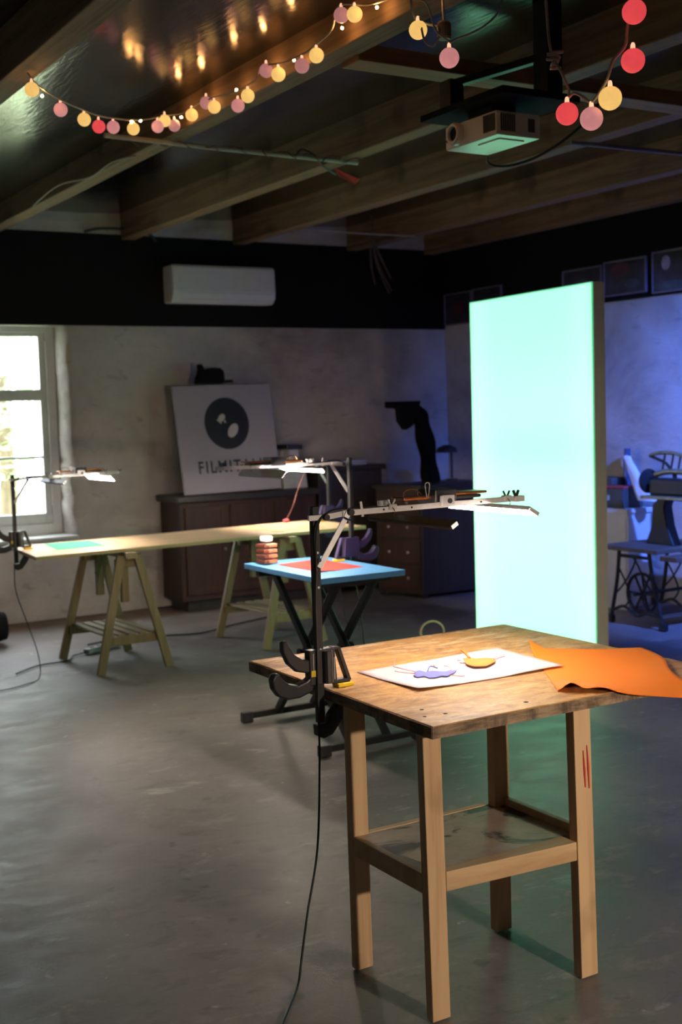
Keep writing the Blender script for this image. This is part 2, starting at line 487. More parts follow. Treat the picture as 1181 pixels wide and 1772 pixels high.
m = MB(); m.grid(lambda u, v: (X0 - .3 + u * (XR - X0 + .6), Y0 - .3 + v * (YB - Y0 + .7), 0.004 * nz(u * 9, v * 12, 3) - 0.004), 60, 80)
struct(m.build('floor', 'floor', smooth=True), 'grey worn concrete floor')
struct(MB().box(X0 - .3, XR + .3, Y0 - .3, YB + .4, -0.25, -0.02).build('foundation_slab', 'floor'))
struct(MB().box(X0 - .3, XR + .3, Y0 - .3, YB + .4, ZC, ZC + .15).build('ceiling', 'ceiling'), 'black glossy sheeting between the beams')

# back wall with a deep window opening, plaster uneven
OX0, OX1, OZ0, OZ1 = 1.95, 3.29, 0.66, 2.36
xs = sorted(set([X0 + i * 0.06 for i in range(int((XR - X0) / 0.06) + 1)] + [XR]))
xs = [x for x in xs if min(abs(x - OX0), abs(x - OX1)) > 0.031] + [OX0, OX1]; xs.sort()
zs = [i * 0.06 for i in range(int(ZC / 0.06) + 1)] + [ZC]
zs = [z for z in zs if min(abs(z - OZ0), abs(z - OZ1)) > 0.031] + [OZ0, OZ1]; zs.sort()


def plaster_bulge(a, b): return 0.022 * nz(a * 1.1, b * 1.3, 0.7) + 0.010 * nz(a * 4.3, b * 5.1, 4.2)


m = MB(); idx = {}
for j, z in enumerate(zs):
    for i, x in enumerate(xs):
        xx, zz = x, z
        if OZ0 <= z <= OZ1 and abs(x - OX1) < 1e-6: xx += 0.055 * nz(z * 5.0, 2.0, 1.0) + 0.03 * nz(z * 14, 5, 5)
        idx[i, j] = len(m.v); m.v.append(Vector((xx, YB - max(-0.02, plaster_bulge(x, z)) * 0.9, zz)))
for j in range(len(zs) - 1):
    for i in range(len(xs) - 1):
        cxm, czm = (xs[i] + xs[i + 1]) / 2, (zs[j] + zs[j + 1]) / 2
        if OX0 < cxm < OX1 and OZ0 < czm < OZ1: continue
        m.f.append((idx[i, j], idx[i + 1, j], idx[i + 1, j + 1], idx[i, j + 1]))
# the reveals: sides, head and sill run back to the outer face
def ring(points):
    b = len(m.v)
    for p in points: m.v.append(Vector((p[0], 10.02, p[2])))
    return b
ir = [i for i, x in enumerate(xs) if OX0 - 1e-6 <= x <= OX1 + 1e-6]; jr = [j for j, z in enumerate(zs) if OZ0 - 1e-6 <= z <= OZ1 + 1e-6]
for edge in ([(ir[-1], j) for j in jr], [(ir[0], j) for j in jr], [(i, jr[0]) for i in ir], [(i, jr[-1]) for i in ir]):
    k = [idx[e] for e in edge]; b = len(m.v)
    for e in edge:
        x = xs[e[0]]; z = zs[e[1]]
        x = min(max(x, OX0 + .02), 3.245)
        m.v.append(Vector((x, 10.02, z)))
    for q in range(len(k) - 1): m.f.append((k[q], k[q + 1], b + q + 1, b + q))
wall = struct(m.build('wall_back', 'plaster', smooth=True), 'rough whitewashed plaster wall')
# the thickness of the wall around the opening
MB().box(X0 - .3, OX0, YB + .05, 10.02, -.02, ZC).box(3.36, XR + .3, YB + .05, 10.02, -.02, ZC).box(OX0, 3.36, YB + .05, 10.02, -.02, OZ0 - .03).box(OX0, 3.36, YB + .05, 10.02, OZ1 + .02, ZC).build('masonry_core', 'plaster', wall)
m = MB()
m.grid(lambda u, v: (XR - max(-0.02, plaster_bulge(u * 9 + 3, v * 3.3 + 8)) * 1.2, Y0 + u * (YB - Y0 + .02), v * ZC), 150, 50)
m.box(XR + .03, XR + .3, Y0 - .3, YB + .3, -.02, ZC)
struct(m.build('wall_right', 'plaster', smooth=False), 'rough plaster wall washed in blue light')
for p in bpy.data.objects['wall_right'].data.polygons: p.use_smooth = True
struct(MB().box(X0 - .3, X0, Y0 - .3, YB + .3, -.02, ZC).build('wall_left', 'plaster'))
struct(MB().box(X0 - .3, XR + .3, Y0 - .3, Y0, -.02, ZC).build('wall_front', 'plaster'))

# black painted bands high on the two walls
struct(MB().box(X0, XR - .03, YB - .045, YB - .026, 2.352, 3.085).build('trim_1', 'black_paint', bevel=.004), 'black band along the top of the back wall')
struct(MB().box(XR - .045, XR - .028, Y0, YB - .03, 2.41, ZC).build('trim_2', 'black_paint', bevel=.004), 'black band along the top of the right wall')

# window 1: painted frame deep in the opening, casement, three panes in view
win = bpy.data.objects.new('window_1', None); COL.objects.link(win); win.location = (2.6, 9.9, .7); struct(win, 'bright white window in a deep plaster opening')
wl = Vector((2.6, 9.9, .7))


def wpart(name, boxes, mat='window_paint', parent=win, bevel=.004):
    q = MB()
    for b in boxes: q.box(*b)
    q.xf(Matrix.Translation(-wl))
    return q.build(name, mat, parent, bevel=bevel)


wpart('outer_frame', [(3.185, 3.26, 9.87, 9.96, .66, 2.37), (1.95, 2.02, 9.87, 9.96, .66, 2.37), (2.02, 3.185, 9.87, 9.96, 2.31, 2.37), (2.02, 3.185, 9.87, 9.96, .66, .76), (2.57, 2.645, 9.88, 9.955, .76, 2.31)])
for (a, b) in ((2.645, 3.185), (2.02, 2.57)):
    s = wpart('sash', [(b - .055, b, 9.885, 9.935, .76, 2.31), (a, a + .055, 9.885, 9.935, .76, 2.31), (a + .055, b - .055, 9.885, 9.935, .76, .845), (a + .055, b - .055, 9.885, 9.935, 2.28, 2.31), (a + .055, b - .055, 9.885, 9.935, 1.762, 1.855)])
    wpart('glazing_bar', [(a + .055, b - .055, 9.89, 9.93, 1.292, 1.314)], parent=s)
    for (z0, z1) in ((.845, 1.292), (1.314, 1.762), (1.855, 2.28)):
        wpart('pane', [(a + .05, b - .05, 9.908, 9.912, z0 - .005, z1 + .005)], 'glass', parent=s, bevel=0)
for z in (.83, 2.24): wpart('hinge', [(3.17, 3.2, 9.872, 9.888, z, z + .07)], 'grey_plastic')
wpart('window_sill', [(1.97, 3.31, 9.6, 9.9, .635, .668)], 'window_paint', bevel=.008)
# outside: garden, two trees
struct(MB().box(-14, 16, 10.1, 34, -.5, -.35).build('ground_outside', 'grass'))


def tree(loc, h, r, seed, label):
    rnd = random.Random(seed); t = thing('tree', label, 'tree', loc)
    MB().tube([(0, 0, 0), (.05, 0, h * .3), (0, .06, h * .6)], [.14, .11, .07], 8).build('trunk', 'bark', t, smooth=True)
    q = MB()
    for k in range(1600):
        while True:
            p = Vector((rnd.uniform(-1, 1), rnd.uniform(-1, 1), rnd.uniform(-1, 1)))
            if p.length < 1: break
        p = Vector((p.x * r, p.y * r, h * .62 + p.z * h * .36)); a = rnd.uniform(0, 6.3); s = rnd.uniform(.07, .13)
        d = Vector((math.cos(a), math.sin(a), rnd.uniform(-.6, .3))).normalized() * s; e = Vector((-d.y, d.x, rnd.uniform(-.05, .05))) * .5
        q.add([p - d, p + e, p + d, p - e], [(0, 1, 2, 3)])
    q.build('foliage', 'leaf', t)


tree((4.4, 15.5, -.35), 4.2, 1.2, 3, 'pale green tree outside behind the upper window panes')
tree((3.1, 19.0, -.35), 5.0, 1.5, 5, 'hazy green tree further out behind the lower window panes')
# dark sprig hanging outside the lowest pane
t = thing('leafy_sprig', 'sprig of small dark leaves seen through the lowest window pane', 'sprig', (2.86, 10.12, 1.0))
MB().tube(smooth_path([(-.28, .03, -.9), (-.2, .02, -.25), (-.06, 0, .02), (.02, 0, .14), (.13, .01, .2)], 4), .0025, 5).build('stem', 'leaf_dark', t)
rnd = random.Random(4)
for (dx, dz) in ((-.1, .1), (-.09, .06), (-.02, .13), (.0, .05), (.03, .08), (.1, .16), (.12, .05), (.2, .12), (.03, -.05), (.14, -.06), (.18, .2), (-.06, 0)):
    q = MB(); a = rnd.uniform(0, 3); l = rnd.uniform(.012, .024)
    q.add([(dx - l * math.cos(a), -.002, dz - l * math.sin(a)), (dx + .006, .002, dz - .004), (dx + l * math.cos(a), 0, dz + l * math.sin(a)), (dx - .006, .003, dz + .005)], [(0, 1, 2, 3)])
    q.build('leaf', 'leaf_dark', t, solid=.0015)

# glossy sheeting stretched between the beams, sagging a little
sheet_x = [X0, 1.585, 2.655, 3.775, 4.785, 5.93, 6.78]
for k in range(6):
    a, b = (sheet_x[k] if k == 0 else sheet_x[k] + .12), sheet_x[k + 1]
    sag = .015
    q = MB(); q.grid(lambda u, v: (a + .002 + u * (b - a - .004), Y0 + v * (YB - .06 - Y0), (3.195 if k == 1 else 3.255) - sag * math.sin(PI * u) + .004 * nz(u * 3 + k * 9, v * 14, 1)), 14, 60)
    struct(q.build('ceiling_sheet', 'ceiling', smooth=True), 'black glossy sheeting sagging between two beams')
# ceiling beams (run towards the back wall), white infill blocks between their ends
beam_x = [(1.705, 'the leftmost, crossing the upper left corner'), (2.775, 'carrying the string of lights'), (3.895, 'next right of the one with the string lights'), (4.905, 'passing just behind the projector'), (6.05, 'second from the right wall'), (6.90, 'closest to the right wall')]
for k, (xr, wh) in enumerate(beam_x):
    q = MB(); wd = .12; n = 24
    for i in range(n + 1):
        y = Y0 + (YB - .03 - Y0) * i / n
        o1 = .006 * nz(y * .8, k * 3.1, 0); o2 = .006 * nz(y * .7, k * 2.1, 5)
        q.v += [Vector((xr - wd + o1, y, 3.05 + o2)), Vector((xr + o1, y, 3.05 + o2)), Vector((xr + o1, y, ZC - .002)), Vector((xr - wd + o1, y, ZC - .002))]
    for i in range(n):
        for e in range(4):
            a = i * 4 + e; b = i * 4 + (e + 1) % 4
            q.f.append((a, b, b + 4, a + 4))
    q.f += [(3, 2, 1, 0), (n * 4, n * 4 + 1, n * 4 + 2, n * 4 + 3)]
    o = q.build('ceiling_beam', 'beam', loc=(xr - wd / 2, 4, 3.05), bevel=.006)
    tag(o, 'rough brown wooden ceiling beam, ' + wh, 'beam', 'ceiling beams')
edges = [1.705] + [b[0] for b in beam_x[1:]]
for k in range(5):
    a = edges[k] + .003; b = edges[k + 1] - .123
    q = MB(); q.grid(lambda u, v: (a + u * (b - a), YB - .055 - .01 * nz(u * 5 + k * 7, v * 3, 2), 3.088 + v * .165), 14, 4)
    q.box(a, b, YB - .045, YB - .02, 3.088, 3.253)
    struct(q.build('wall_infill', 'plaster'), 'whitish plaster block between the beam ends')
# wooden battens between beams near the projector
for (a, b, lab) in ((2.778, 3.772, 'wooden batten joining two beams below the string lights'), (3.898, 4.782, 'wooden batten joining two beams behind the projector')):
    tag(MB().box(a, b, 4.36, 4.5, 3.03, 3.10).build('batten', 'batten', loc=((a + b) / 2, 4.43, 3.03), bevel=.004), lab, 'batten')

# ================================================================== THE WORKBENCH
BX0, BX1, BY0, BY1, BZ = 1.765, 2.835, 2.513, 3.560, 0.80
BC = (2.04, 2.72, 0.0)
bench = thing('workbench', 'square stained wooden workbench on four board legs with a low shelf', 'workbench', BC)
T = Matrix.Translation(-Vector(BC))


def bpart(q, name, mat, bevel=.002, parent=None, **k): return q.xf(T).build(name, mat, parent or bench, bevel=bevel, **k)


top = bpart(MB().hexa([(BX0, BY0, BZ - .034), (BX1, BY0, BZ - .034), (BX1, BY1, BZ - .034), (BX0 + .015, BY1, BZ - .034)], [(BX0, BY0, BZ), (BX1, BY0, BZ), (BX1, BY1, BZ), (BX0 + .015, BY1, BZ)]), 'tabletop', 'osb', .003)
bpart(MB().box(BX0 - .0015, BX1, BY0 - .0025, BY0 - .0005, BZ - .033, BZ - .003), 'edge', 'osb_edge', 0, top)
bpart(MB().hexa([(BX0 - .003, BY0, BZ - .033), (BX0 - .0005, BY0, BZ - .033), (BX0 + .0145, BY1, BZ - .033), (BX0 + .012, BY1, BZ - .033)], [(BX0 - .003, BY0, BZ - .003), (BX0 - .0005, BY0, BZ - .003), (BX0 + .0145, BY1, BZ - .003), (BX0 + .012, BY1, BZ - .003)]), 'edge', 'osb_edge', 0, top)
for (x, y, r) in ((1.845, 2.674, .006), (1.869, 2.600, .006), (1.808, 2.608, .005), (2.116, 2.568, .007), (2.42, 2.9, .004)):
    bpart(MB().lathe([(r, -.004), (r, .0006)], (x, y, BZ), 'z', 10), 'screw_hole', 'hole', 0, top)


def leg(xa, xb, ya, yb, dx, dy):
    """foot rectangle, top shifted by dx, dy (the legs are not quite upright)"""
    zt = BZ - .034
    return MB().hexa([(xa, ya, 0), (xb, ya, 0), (xb, yb, 0), (xa, yb, 0)], [(xa + dx, ya + dy, zt), (xb + dx, ya + dy, zt), (xb + dx, yb + dy, zt), (xa + dx, yb + dy, zt)])


bpart(leg(1.775, 1.832, 2.555, 2.585, -.006, .008), 'leg', 'leg_wood')
bpart(leg(1.772, 1.826, 2.925, 2.955, -.002, .004), 'leg', 'leg_wood')
lr = bpart(leg(2.262, 2.322, 2.522, 2.556, -.018, 0), 'leg', 'leg_wood')
bpart(leg(2.262, 2.318, 2.900, 2.935, 0, 0), 'leg', 'leg_wood')
for (px, z0, z1) in ((2.280, .545, .650), (2.294, .540, .662)):
    q = MB().tube([(px + .002, 2.5200, z0), (px - .001, 2.5200, (z0 + z1) / 2), (px - .005, 2.5200, z1)], [.0016, .0034, .0012], 6)
    bpart(q, 'red_streak', 'red_mark', 0, lr)
SZ = .392
sh = bpart(MB().box(1.793, 2.297, 2.590, 2.929, SZ - .016, SZ), 'shelf', 'shelf', 0)
bpart(MB().hexa([(1.830, 2.558, SZ - .052), (2.254, 2.527, SZ - .052), (2.254, 2.5895, SZ - .052), (1.830, 2.5895, SZ - .052)], [(1.830, 2.558, SZ + .001), (2.254, 2.527, SZ + .001), (2.254, 2.5895, SZ + .001), (1.830, 2.5895, SZ + .001)]), 'rail', 'rail_wood')
bpart(MB().box(1.770, 1.792, 2.586, 2.924, SZ - .052, SZ + .002), 'rail', 'rail_wood')
bpart(MB().box(2.298, 2.320, 2.557, 2.899, SZ - .03, SZ + .022), 'rail', 'rail_wood')
bpart(MB().box(1.827, 2.262, 2.93, 2.952, SZ - .052, SZ + .002), 'rail', 'rail_wood')

# paper with two cut-out figures
paper = MB()
A, B_, C_, D_ = Vector((1.958, 2.853)), Vector((2.487, 2.838)), Vector((2.520, 3.200)), Vector((1.956, 3.181))
def pap(u, v):
    p = A * (1 - u) * (1 - v) + B_ * u * (1 - v) + C_ * u * v + D_ * (1 - u) * v
    lift = .006 * max(0, 1 - (u / .28)) * max(0, 1 - (v / .55)) ** 1.2 + .002 * (1 - u) * (1 - v)
    lift += .0065 * min(1, max(0, (u - .55) / .3)) * (1 - .6 * v)
    return (p.x, p.y, BZ + .0022 + lift + .0008 * nz(u * 3, v * 3, 1))
paper.grid(pap, 18, 14)
tag(paper.build('paper_sheet', 'white_paper', loc=(2.2, 3.0, BZ + .001), smooth=True, solid=.0006), 'pinkish white paper sheet under the two cut-out figures', 'paper')


def cutout(name, label, pos, outline, mat, bits):
    t = thing(name, label, 'paper figure', (pos[0], pos[1], pos[2] + .0015))
    MB().prism(outline, 'z', 0, .0022).build('body', mat, t)
    for nm, pts, mt, rr in bits:
        MB().tube(smooth_path([(p[0], p[1], max(.0012, rr) + (p[2] if len(p) > 2 else 0)) for p in pts], 3), rr, 5).build(nm, mt, t)
    return t


# figure axes: the longer way runs along the sheet
def rt(pts, a, s=2.1): return [(p[0] * math.cos(a) - s * p[1] * math.sin(a), p[0] * math.sin(a) + s * p[1] * math.cos(a)) + tuple(p[2:]) for p in pts]


a = -.62
cutout('paper_figure', 'blue cut-out paper figure with thin limbs lying on the sheet', (2.115, 2.995, BZ + .0045),
       rt([(-.062, -.012), (-.05, -.024), (-.03, -.016), (-.015, -.03), (.005, -.027), (.022, -.016), (.04, -.02), (.05, -.006), (.062, .004), (.068, .018), (.05, .022), (.036, .012), (.015, .014), (-.005, .018), (-.025, .010), (-.045, .022), (-.06, .014), (-.055, .0)], a), 'blue_paper',
       [('limb', rt([(-.055, .012), (-.09, .03), (-.125, .05)], a), 'pink_card', .0016), ('limb', rt([(-.125, .05, 0), (-.122, .085, .012)], a), 'pink_card', .0018), ('limb', rt([(-.055, .0), (-.10, .01), (-.12, .02)], a), 'pink_card', .0016),
        ('limb', rt([(.045, -.008), (.075, -.02), (.09, -.018)], a), 'pink_card', .0016), ('limb', rt([(.055, .015), (.045, .045), (.03, .05)], a), 'pink_card', .0016), ('limb', rt([(-.02, .012, 0), (-.012, .035, .006), (.01, .03, .002)], a), 'blue_paper', .002)])
cutout('paper_figure', 'brownish orange cut-out paper figure near the bright orange sheet', (2.318, 3.035, BZ + .0095),
       rt([(-.042, -.022), (-.018, -.038), (.018, -.036), (.036, -.018), (.05, -.004), (.044, .018), (.02, .022), (-.01, .018), (-.036, .026), (-.05, .020)], a), 'orange_card',
       [('limb', rt([(-.03, .018, 0), (-.045, .042, .008), (-.055, .05, .012)], a), 'orange_card', .004), ('limb', rt([(.045, .005), (.065, .024), (.08, .03)], a), 'pink_card', .002), ('limb', rt([(.045, .01), (.055, .03)], a), 'pink_card', .002),
        ('limb', rt([(-.04, -.015), (-.062, -.012), (-.058, .004), (-.07, .006)], a), 'pink_card', .0018)])
tag(MB().ball((2.178, 3.085, BZ + .007), .0045, 10, 6, .6).build('paper_scrap', 'orange_card', loc=(2.178, 3.085, BZ + .004)), 'tiny orange paper scrap between the two cut-out figures', 'paper scrap')

# bright orange paper, wavy and overhanging the near edge
op = MB(); P0, P1, P2, P3 = Vector((2.603, 3.140)), Vector((2.868, 2.884)), Vector((2.53, 2.335)), Vector((2.262, 2.606))
def opf(u, v):
    p = P0 * (1 - u) * (1 - v) + P1 * u * (1 - v) + P2 * u * v + P3 * (1 - u) * v
    z = BZ + .0014
    z += .030 * max(0, 1 - u / .14) * max(0, 1 - v / .20) ** 1.3
    z += .026 * math.exp(-((u - .10) / .07) ** 2) * max(0, (v - .72) / .28) ** 1.5
    z += .016 * math.exp(-((u - .30) / .12) ** 2) * max(0, (v - .80) / .2)
    z += .006 * (math.sin(v * 9 + 1) * .5 + .5) * max(0, (u - .6) / .4)
    z += .018 * max(0, (u - .75) / .25) * math.exp(-((v - .45) / .3) ** 2)
    z += -.012 * max(0, (v - .78) / .22) * max(0, (u - .35) / .65) if p.y < BY0 - .01 else 0
    q = Vector((p.x + .012 * math.sin(v * 7) * u * u, p.y + .008 * math.sin(v * 11 + 1) * u))
    return (q.x, q.y, z)
op.grid(opf, 34, 44)
tag(op.build('paper_sheet', 'orange_paper', loc=(2.55, 2.75, BZ), smooth=True, solid=.0007), 'bright orange wavy paper sheet hanging past the bench edge', 'paper')


# ================================================================== CLAMP-ON LAMP RIGS
def make_rig(loc, rz, label, cat_group, th, hp=.505, accent='yellow_plastic', body='black_plastic', cable=None, bars=(.20, .60), led='led', tilt=46):
    """local axes: z = 0 is the table top, +x points in over the table, the pole stands just off the edge; th: thickness of the top held"""
    r = thing('clamp_lamp', label, 'lamp', loc, rz, cat_group)
    # pole and its cap
    pole = MB().box(-.034, -.013, -.011, .011, -th - .062, hp + .028).build('pole', 'black_metal', r, bevel=.0015)
    for z in (.12, .30, .40): MB().lathe([(.0035, -.002), (.0035, .002)], (-.0235, -.0125, z), 'y', 8).build('rivet', 'aluminium', pole)
    # lower jaw: a hook under the table
    MB().prism([(-.042, -th - .066), (-.008, -th - .066), (.004, -th - .040), (.030, -th - .010), (.060, -th - .004), (.064, -th - .022), (.044, -th - .060), (.010, -th - .100), (-.020, -th - .108), (-.040, -th - .098)], 'y', -.014, .014).build('lower_jaw', body, r, bevel=.003)
    MB().box(.028, .060, -.017, .017, -th - .008, -th - .0005).build('jaw_pad', accent, r, bevel=.002)
    # clamp body: frame with a long slot, round barrel
    b = MB()
    b.prism([(-.062, .018), (.030, .018), (.022, .120), (-.062, .120)], 'y', -.016, .016)
    b.tube([(-.004, -.016, .020), (-.004, -.016, .116)], .017, 14)
    cb = b.build('clamp_body', body, r, bevel=.003)
    fr = MB()
    fr.bar((.016, 0, .117), (.040, 0, .117), .024, .010)
    fr.bar((.038, 0, .119), (.074, 0, .016), .024, .013)
    fr.bar((.016, 0, .018), (.076, 0, .018), .024, .012)
    fr.build('clamp_frame', body, r, bevel=.003)
    MB().box(.030, .084, -.019, .019, .0006, .0125).build('jaw_pad', accent, r, bevel=.003)
    MB().box(-.058, -.044, -.0175, -.016, .044, .062).build('badge', accent, cb)
    for (x, z) in ((-.050, .085), (.010, .070)): MB().box(x - .0012, x + .0012, -.0335 if x > -.02 else -.0172, -.0325 if x > -.02 else -.016, z - .038, z + .026).build('print_line', 'grey_plastic', cb)
    # the fixed grip and the trigger
    g = [(-.050, .052), (-.074, .034), (-.102, .026), (-.128, .032), (-.148, .048), (-.160, .068), (-.176, .066), (-.184, .050), (-.180, .024), (-.164, .0), (-.132, -.013), (-.094, -.012), (-.050, .002)]
    MB().prism(g, 'y', -.015, .015).build('grip', body, r, bevel=.006, seg=3)
    MB().prism([(-.046, .108), (-.058, .094), (-.082, .098), (-.106, .114), (-.124, .140), (-.132, .158), (-.146, .154), (-.146, .126), (-.130, .090), (-.102, .064), (-.060, .054), (-.046, .060)], 'y', -.012, .012).build('trigger', body, r, bevel=.005)
    # bracket on the pole, main arm and diagonal strut of flat aluminium
    MB().box(-.052, -.002, -.019, -.011, hp - .012, hp + .004).build('bracket', 'aluminium', r, bevel=.001)
    MB().lathe([(.009, -.012), (.009, .012), (.004, .020)], (.002, -.02, hp - .004), 'y', 10).build('knob', 'black_plastic', r)
    zb = hp - .001
    arm = MB().bar((-.004, -.0165, zb - .004), (.075, -.0165, zb + .004), .005, .017).bar((.060, -.020, zb + .004), (.70, -.020, zb + .008), .005, .017).build('arm', 'aluminium', r, bevel=.0008)
    for x in (.20, .30, .56): MB().lathe([(.003, -.001), (.003, .001)], (x, -.0235, zb + .006), 'y', 8).build('bolt_hole', 'hole', arm)
    st = MB().bar((-.022, -.0175, hp - .148), (.078, -.0245, zb + .006), .004, .017).build('strut', 'aluminium', r, bevel=.0008)
    MB().lathe([(.006, -.004), (.006, .004)], (-.0235, -.021, hp - .125), 'y', 8).build('bolt', 'black_plastic', st)
    MB().lathe([(.010, -.008), (.010, .008)], (.082, -.028, zb + .006), 'y', 10).build('knob', 'black_plastic', r)
    MB().tube([(.058, -.03, zb - .006), (.095, -.045, zb - .028)], .0022, 6).build('cable_tie', 'cord_black', r)
    MB().bar((.128, -.020, zb - .010), (.122, -.020, zb + .034), .004, .008).build('peg', 'aluminium', r)
    for x in (.200, .222): MB().lathe([(.009, 0), (.009, .016)], (x, -.006, zb + .016), 'z', 10).build('plug', 'grey_plastic', r, smooth=False)
    # two light bars across the arm; their strips lean in towards the table centre
    for (x, ya, yb, s) in ((bars[0], -.325, .10, 1), (bars[1], -.150, .310, -1)):
        # turned so that the underside faces in over the table
        mt = Matrix.Translation((x, 0, zb - .020)) @ Matrix.Rotation(math.radians(-tilt) * s, 4, 'Y')
        hb = .015 if s > 0 else .022
        bar = MB().box(-hb, hb, ya, yb, -.004, .0025).box(-hb, -hb + .0025, ya, yb, -.010, .0025).box(hb - .0025, hb, ya, yb, -.010, .0025).xf(mt).build('light_bar', 'black_metal' if s > 0 else 'aluminium', r)
        MB().box(-hb + .0035, hb - .0035, ya + .008, yb - .008, -.0075, -.0045).xf(mt).build('led_strip', led, bar)
        MB().box(-hb + .004, hb - .004, ya - .002, ya + .0005, -.010, .001).xf(mt).build('end_cap', 'cap_glint' if s > 0 else 'grey_plastic', bar)  # caps of the dark bars carry a painted glint
        cl = MB().box(-.014, .014, -.026, -.006, .0, .016).xf(Matrix.Translation((x, 0, zb + .004))).build('clip', 'grey_plastic', r, bevel=.002)
        for d in (-.008, .008): MB().bar((x + d * .5, -.016, zb + .018), (x + d * 1.6, -.016, zb + .034), .004, .005).build('clip_wing', 'grey_plastic' if s > 0 else 'black_plastic', cl)
        MB().tube(smooth_path([(x - .012, -.022, zb + .02), (x + .004, -.028, zb), (x, -.03, zb - .022), (x, -.06, zb - .028)], 4), .0014, 5).build('wire', 'copper', cl)
    # phone cradle in the middle
    c = MB().box(.395, .475, -.012, .085, zb + .010, zb + .052).build('phone_cradle', 'black_plastic', r, bevel=.004)
    MB().box(.405, .452, -.034, -.018, zb + .004, zb + .036).build('cradle_bracket', 'grey_plastic', c, bevel=.003)
    MB().lathe([(.008, -.002), (.008, .002)], (.432, -.036, zb + .018), 'y', 10).build('screw', 'black_plastic', c)
    MB().box(.295, .395, .010, .080, zb + .024, zb + .034).build('phone', 'copper', c, bevel=.003)
    MB().box(.475, .610, .010, .080, zb + .030, zb + .038).build('phone', 'copper', c, bevel=.003)
    MB().box(.475, .590, .015, .075, zb + .018, zb + .028).build('battery', 'black_plastic', c, bevel=.003)
    MB().tube(smooth_path([(.30, .02, zb + .034), (.315, .03, zb + .052), (.35, .03, zb + .054), (.375, .03, zb + .036)], 5), .002, 6).build('wire', 'copper', c)
    MB().tube(smooth_path([(.365, -.01, zb + .03), (.358, -.012, zb + .068), (.366, -.012, zb + .076), (.374, -.012, zb + .068), (.37, -.01, zb + .03)], 5), .0016, 6).build('ring', 'grey_plastic', c)
    MB().tube(smooth_path([(.22, -.01, zb + .02), (.28, .01, zb + .03), (.33, .02, zb + .028), (.40, .02, zb + .04)], 5), .0018, 6).build('wire', 'cord_black', c)
    MB().box(.690, .728, -.030, -.010, zb - .002, zb + .016).build('end_clamp', 'grey_plastic', r, bevel=.002)
    for d in (-.008, .008): MB().bar((.700 + d * .3, -.02, zb + .016), (.700 + d * 1.3, -.02, zb + .034), .006, .007).build('wing_nut', 'black_plastic', r)
    # power lead down the pole
    lead = [(.23, .02, zb + .012), (.10, .0, zb + .014), (.02, -.016, zb + .012), (-.028, -.024, zb - .03), (-.032, -.017, zb - .16), (-.036, -.016, .25), (-.039, -.020, .10), (-.042, -.022, -.05)]
    if cable: lead += cable
    MB().tube(smooth_path(lead, 8), .0034, 7).build('power_lead', 'cord_black', r, smooth=True)
    return r


make_rig((BX0 + .007, 3.052, BZ), 0, 'clamp lamp with black grip on the near stained workbench', 'clamp-on lamps', .034, bars=(.232, .665), led='led_near', tilt=30,
         cable=[(-.048, -.03, -.2), (-.07, -.04, -.45), (-.12, -.06, -.62), (-.155, -.08, -.74), (-.185, -.11, -.794), (-.26, -.2, -.796), (-.36, -.32, -.796), (-.50, -.5, -.796)])

# ================================================================== BLUE TABLE ON A FOLDING STAND
TX0, TX1, TY0, TY1, TZ = 2.845, 3.315, 4.915, 5.715, .83
t = thing('folding_table', 'sky blue table top on a black crossed folding stand', 'table', (3.08, 5.315, 0))
c0 = Matrix.Translation(-Vector((3.08, 5.315, 0)))
MB().box(TX0, TX1, TY0, TY1, TZ - .028, TZ).xf(c0).build('tabletop', 'blue_top', t, bevel=.003)
for (yf, yt) in ((4.885, 5.60), (5.685, 5.03)):
    f = MB().bar((2.83, yf, .035), (3.33, yf, .035), .032, .032).xf(c0).build('foot_bar', 'black_metal', t, bevel=.004)
    for x in (2.815, 3.345): MB().box(x - .03, x + .03, yf - .02, yf + .02, .0, .056).xf(c0).build('rubber_foot', 'black_plastic', f, bevel=.006)
    MB().bar((2.86, yt, TZ - .045), (3.30, yt, TZ - .045), .03, .03).xf(c0).build('top_bar', 'black_metal', t, bevel=.004)
    for x in ((2.96, 3.17) if yf < 5.3 else (3.0, 3.21)):
        MB().bar((x, yf, .035), (x, yt, TZ - .045), .026, .042).xf(c0).build('leg', 'black_metal', t, bevel=.004)
MB().tube([(2.93, 5.31, .41), (3.24, 5.31, .41)], .010, 8).xf(c0).build('pivot_rod', 'black_metal', t)
for x in (2.935, 3.235): MB().lathe([(.022, -.006), (.022, .006)], (x, 5.31, .41), 'x', 12).xf(c0).build('pivot_knob', 'black_plastic', t)
# red sheet on it
rp = MB(); q0, q1, q2, q3 = Vector((2.955, 5.11)), Vector((3.218, 5.14)), Vector((3.218, 5.585)), Vector((2.945, 5.53))
def rpf(u, v):
    p = q0 * (1 - u) * (1 - v) + q1 * u * (1 - v) + q2 * u * v + q3 * (1 - u) * v
    return (p.x, p.y, TZ + .0022 + .006 * max(0, 1 - u / .3) * max(0, 1 - v / .2))
rp.grid(rpf, 10, 10)
tag(rp.build('paper_sheet', 'red_paper', loc=(3.1, 5.35, TZ + .001), solid=.0006), 'red paper sheet lying on the blue table', 'paper')
# ribbed jar
t = thing('jar', 'clear ribbed jar of orange and brown bits on the blue table', 'jar', (2.918, 5.595, TZ + .0015))
t.rotation_euler = (0, 0, .12)


def sq_ring(h, wd, ch=.012):
    a, b = wd, wd - ch
    return [(-b, -a, h), (b, -a, h), (a, -b, h), (a, b, h), (b, a, h), (-b, a, h), (-a, b, h), (-a, -b, h)]


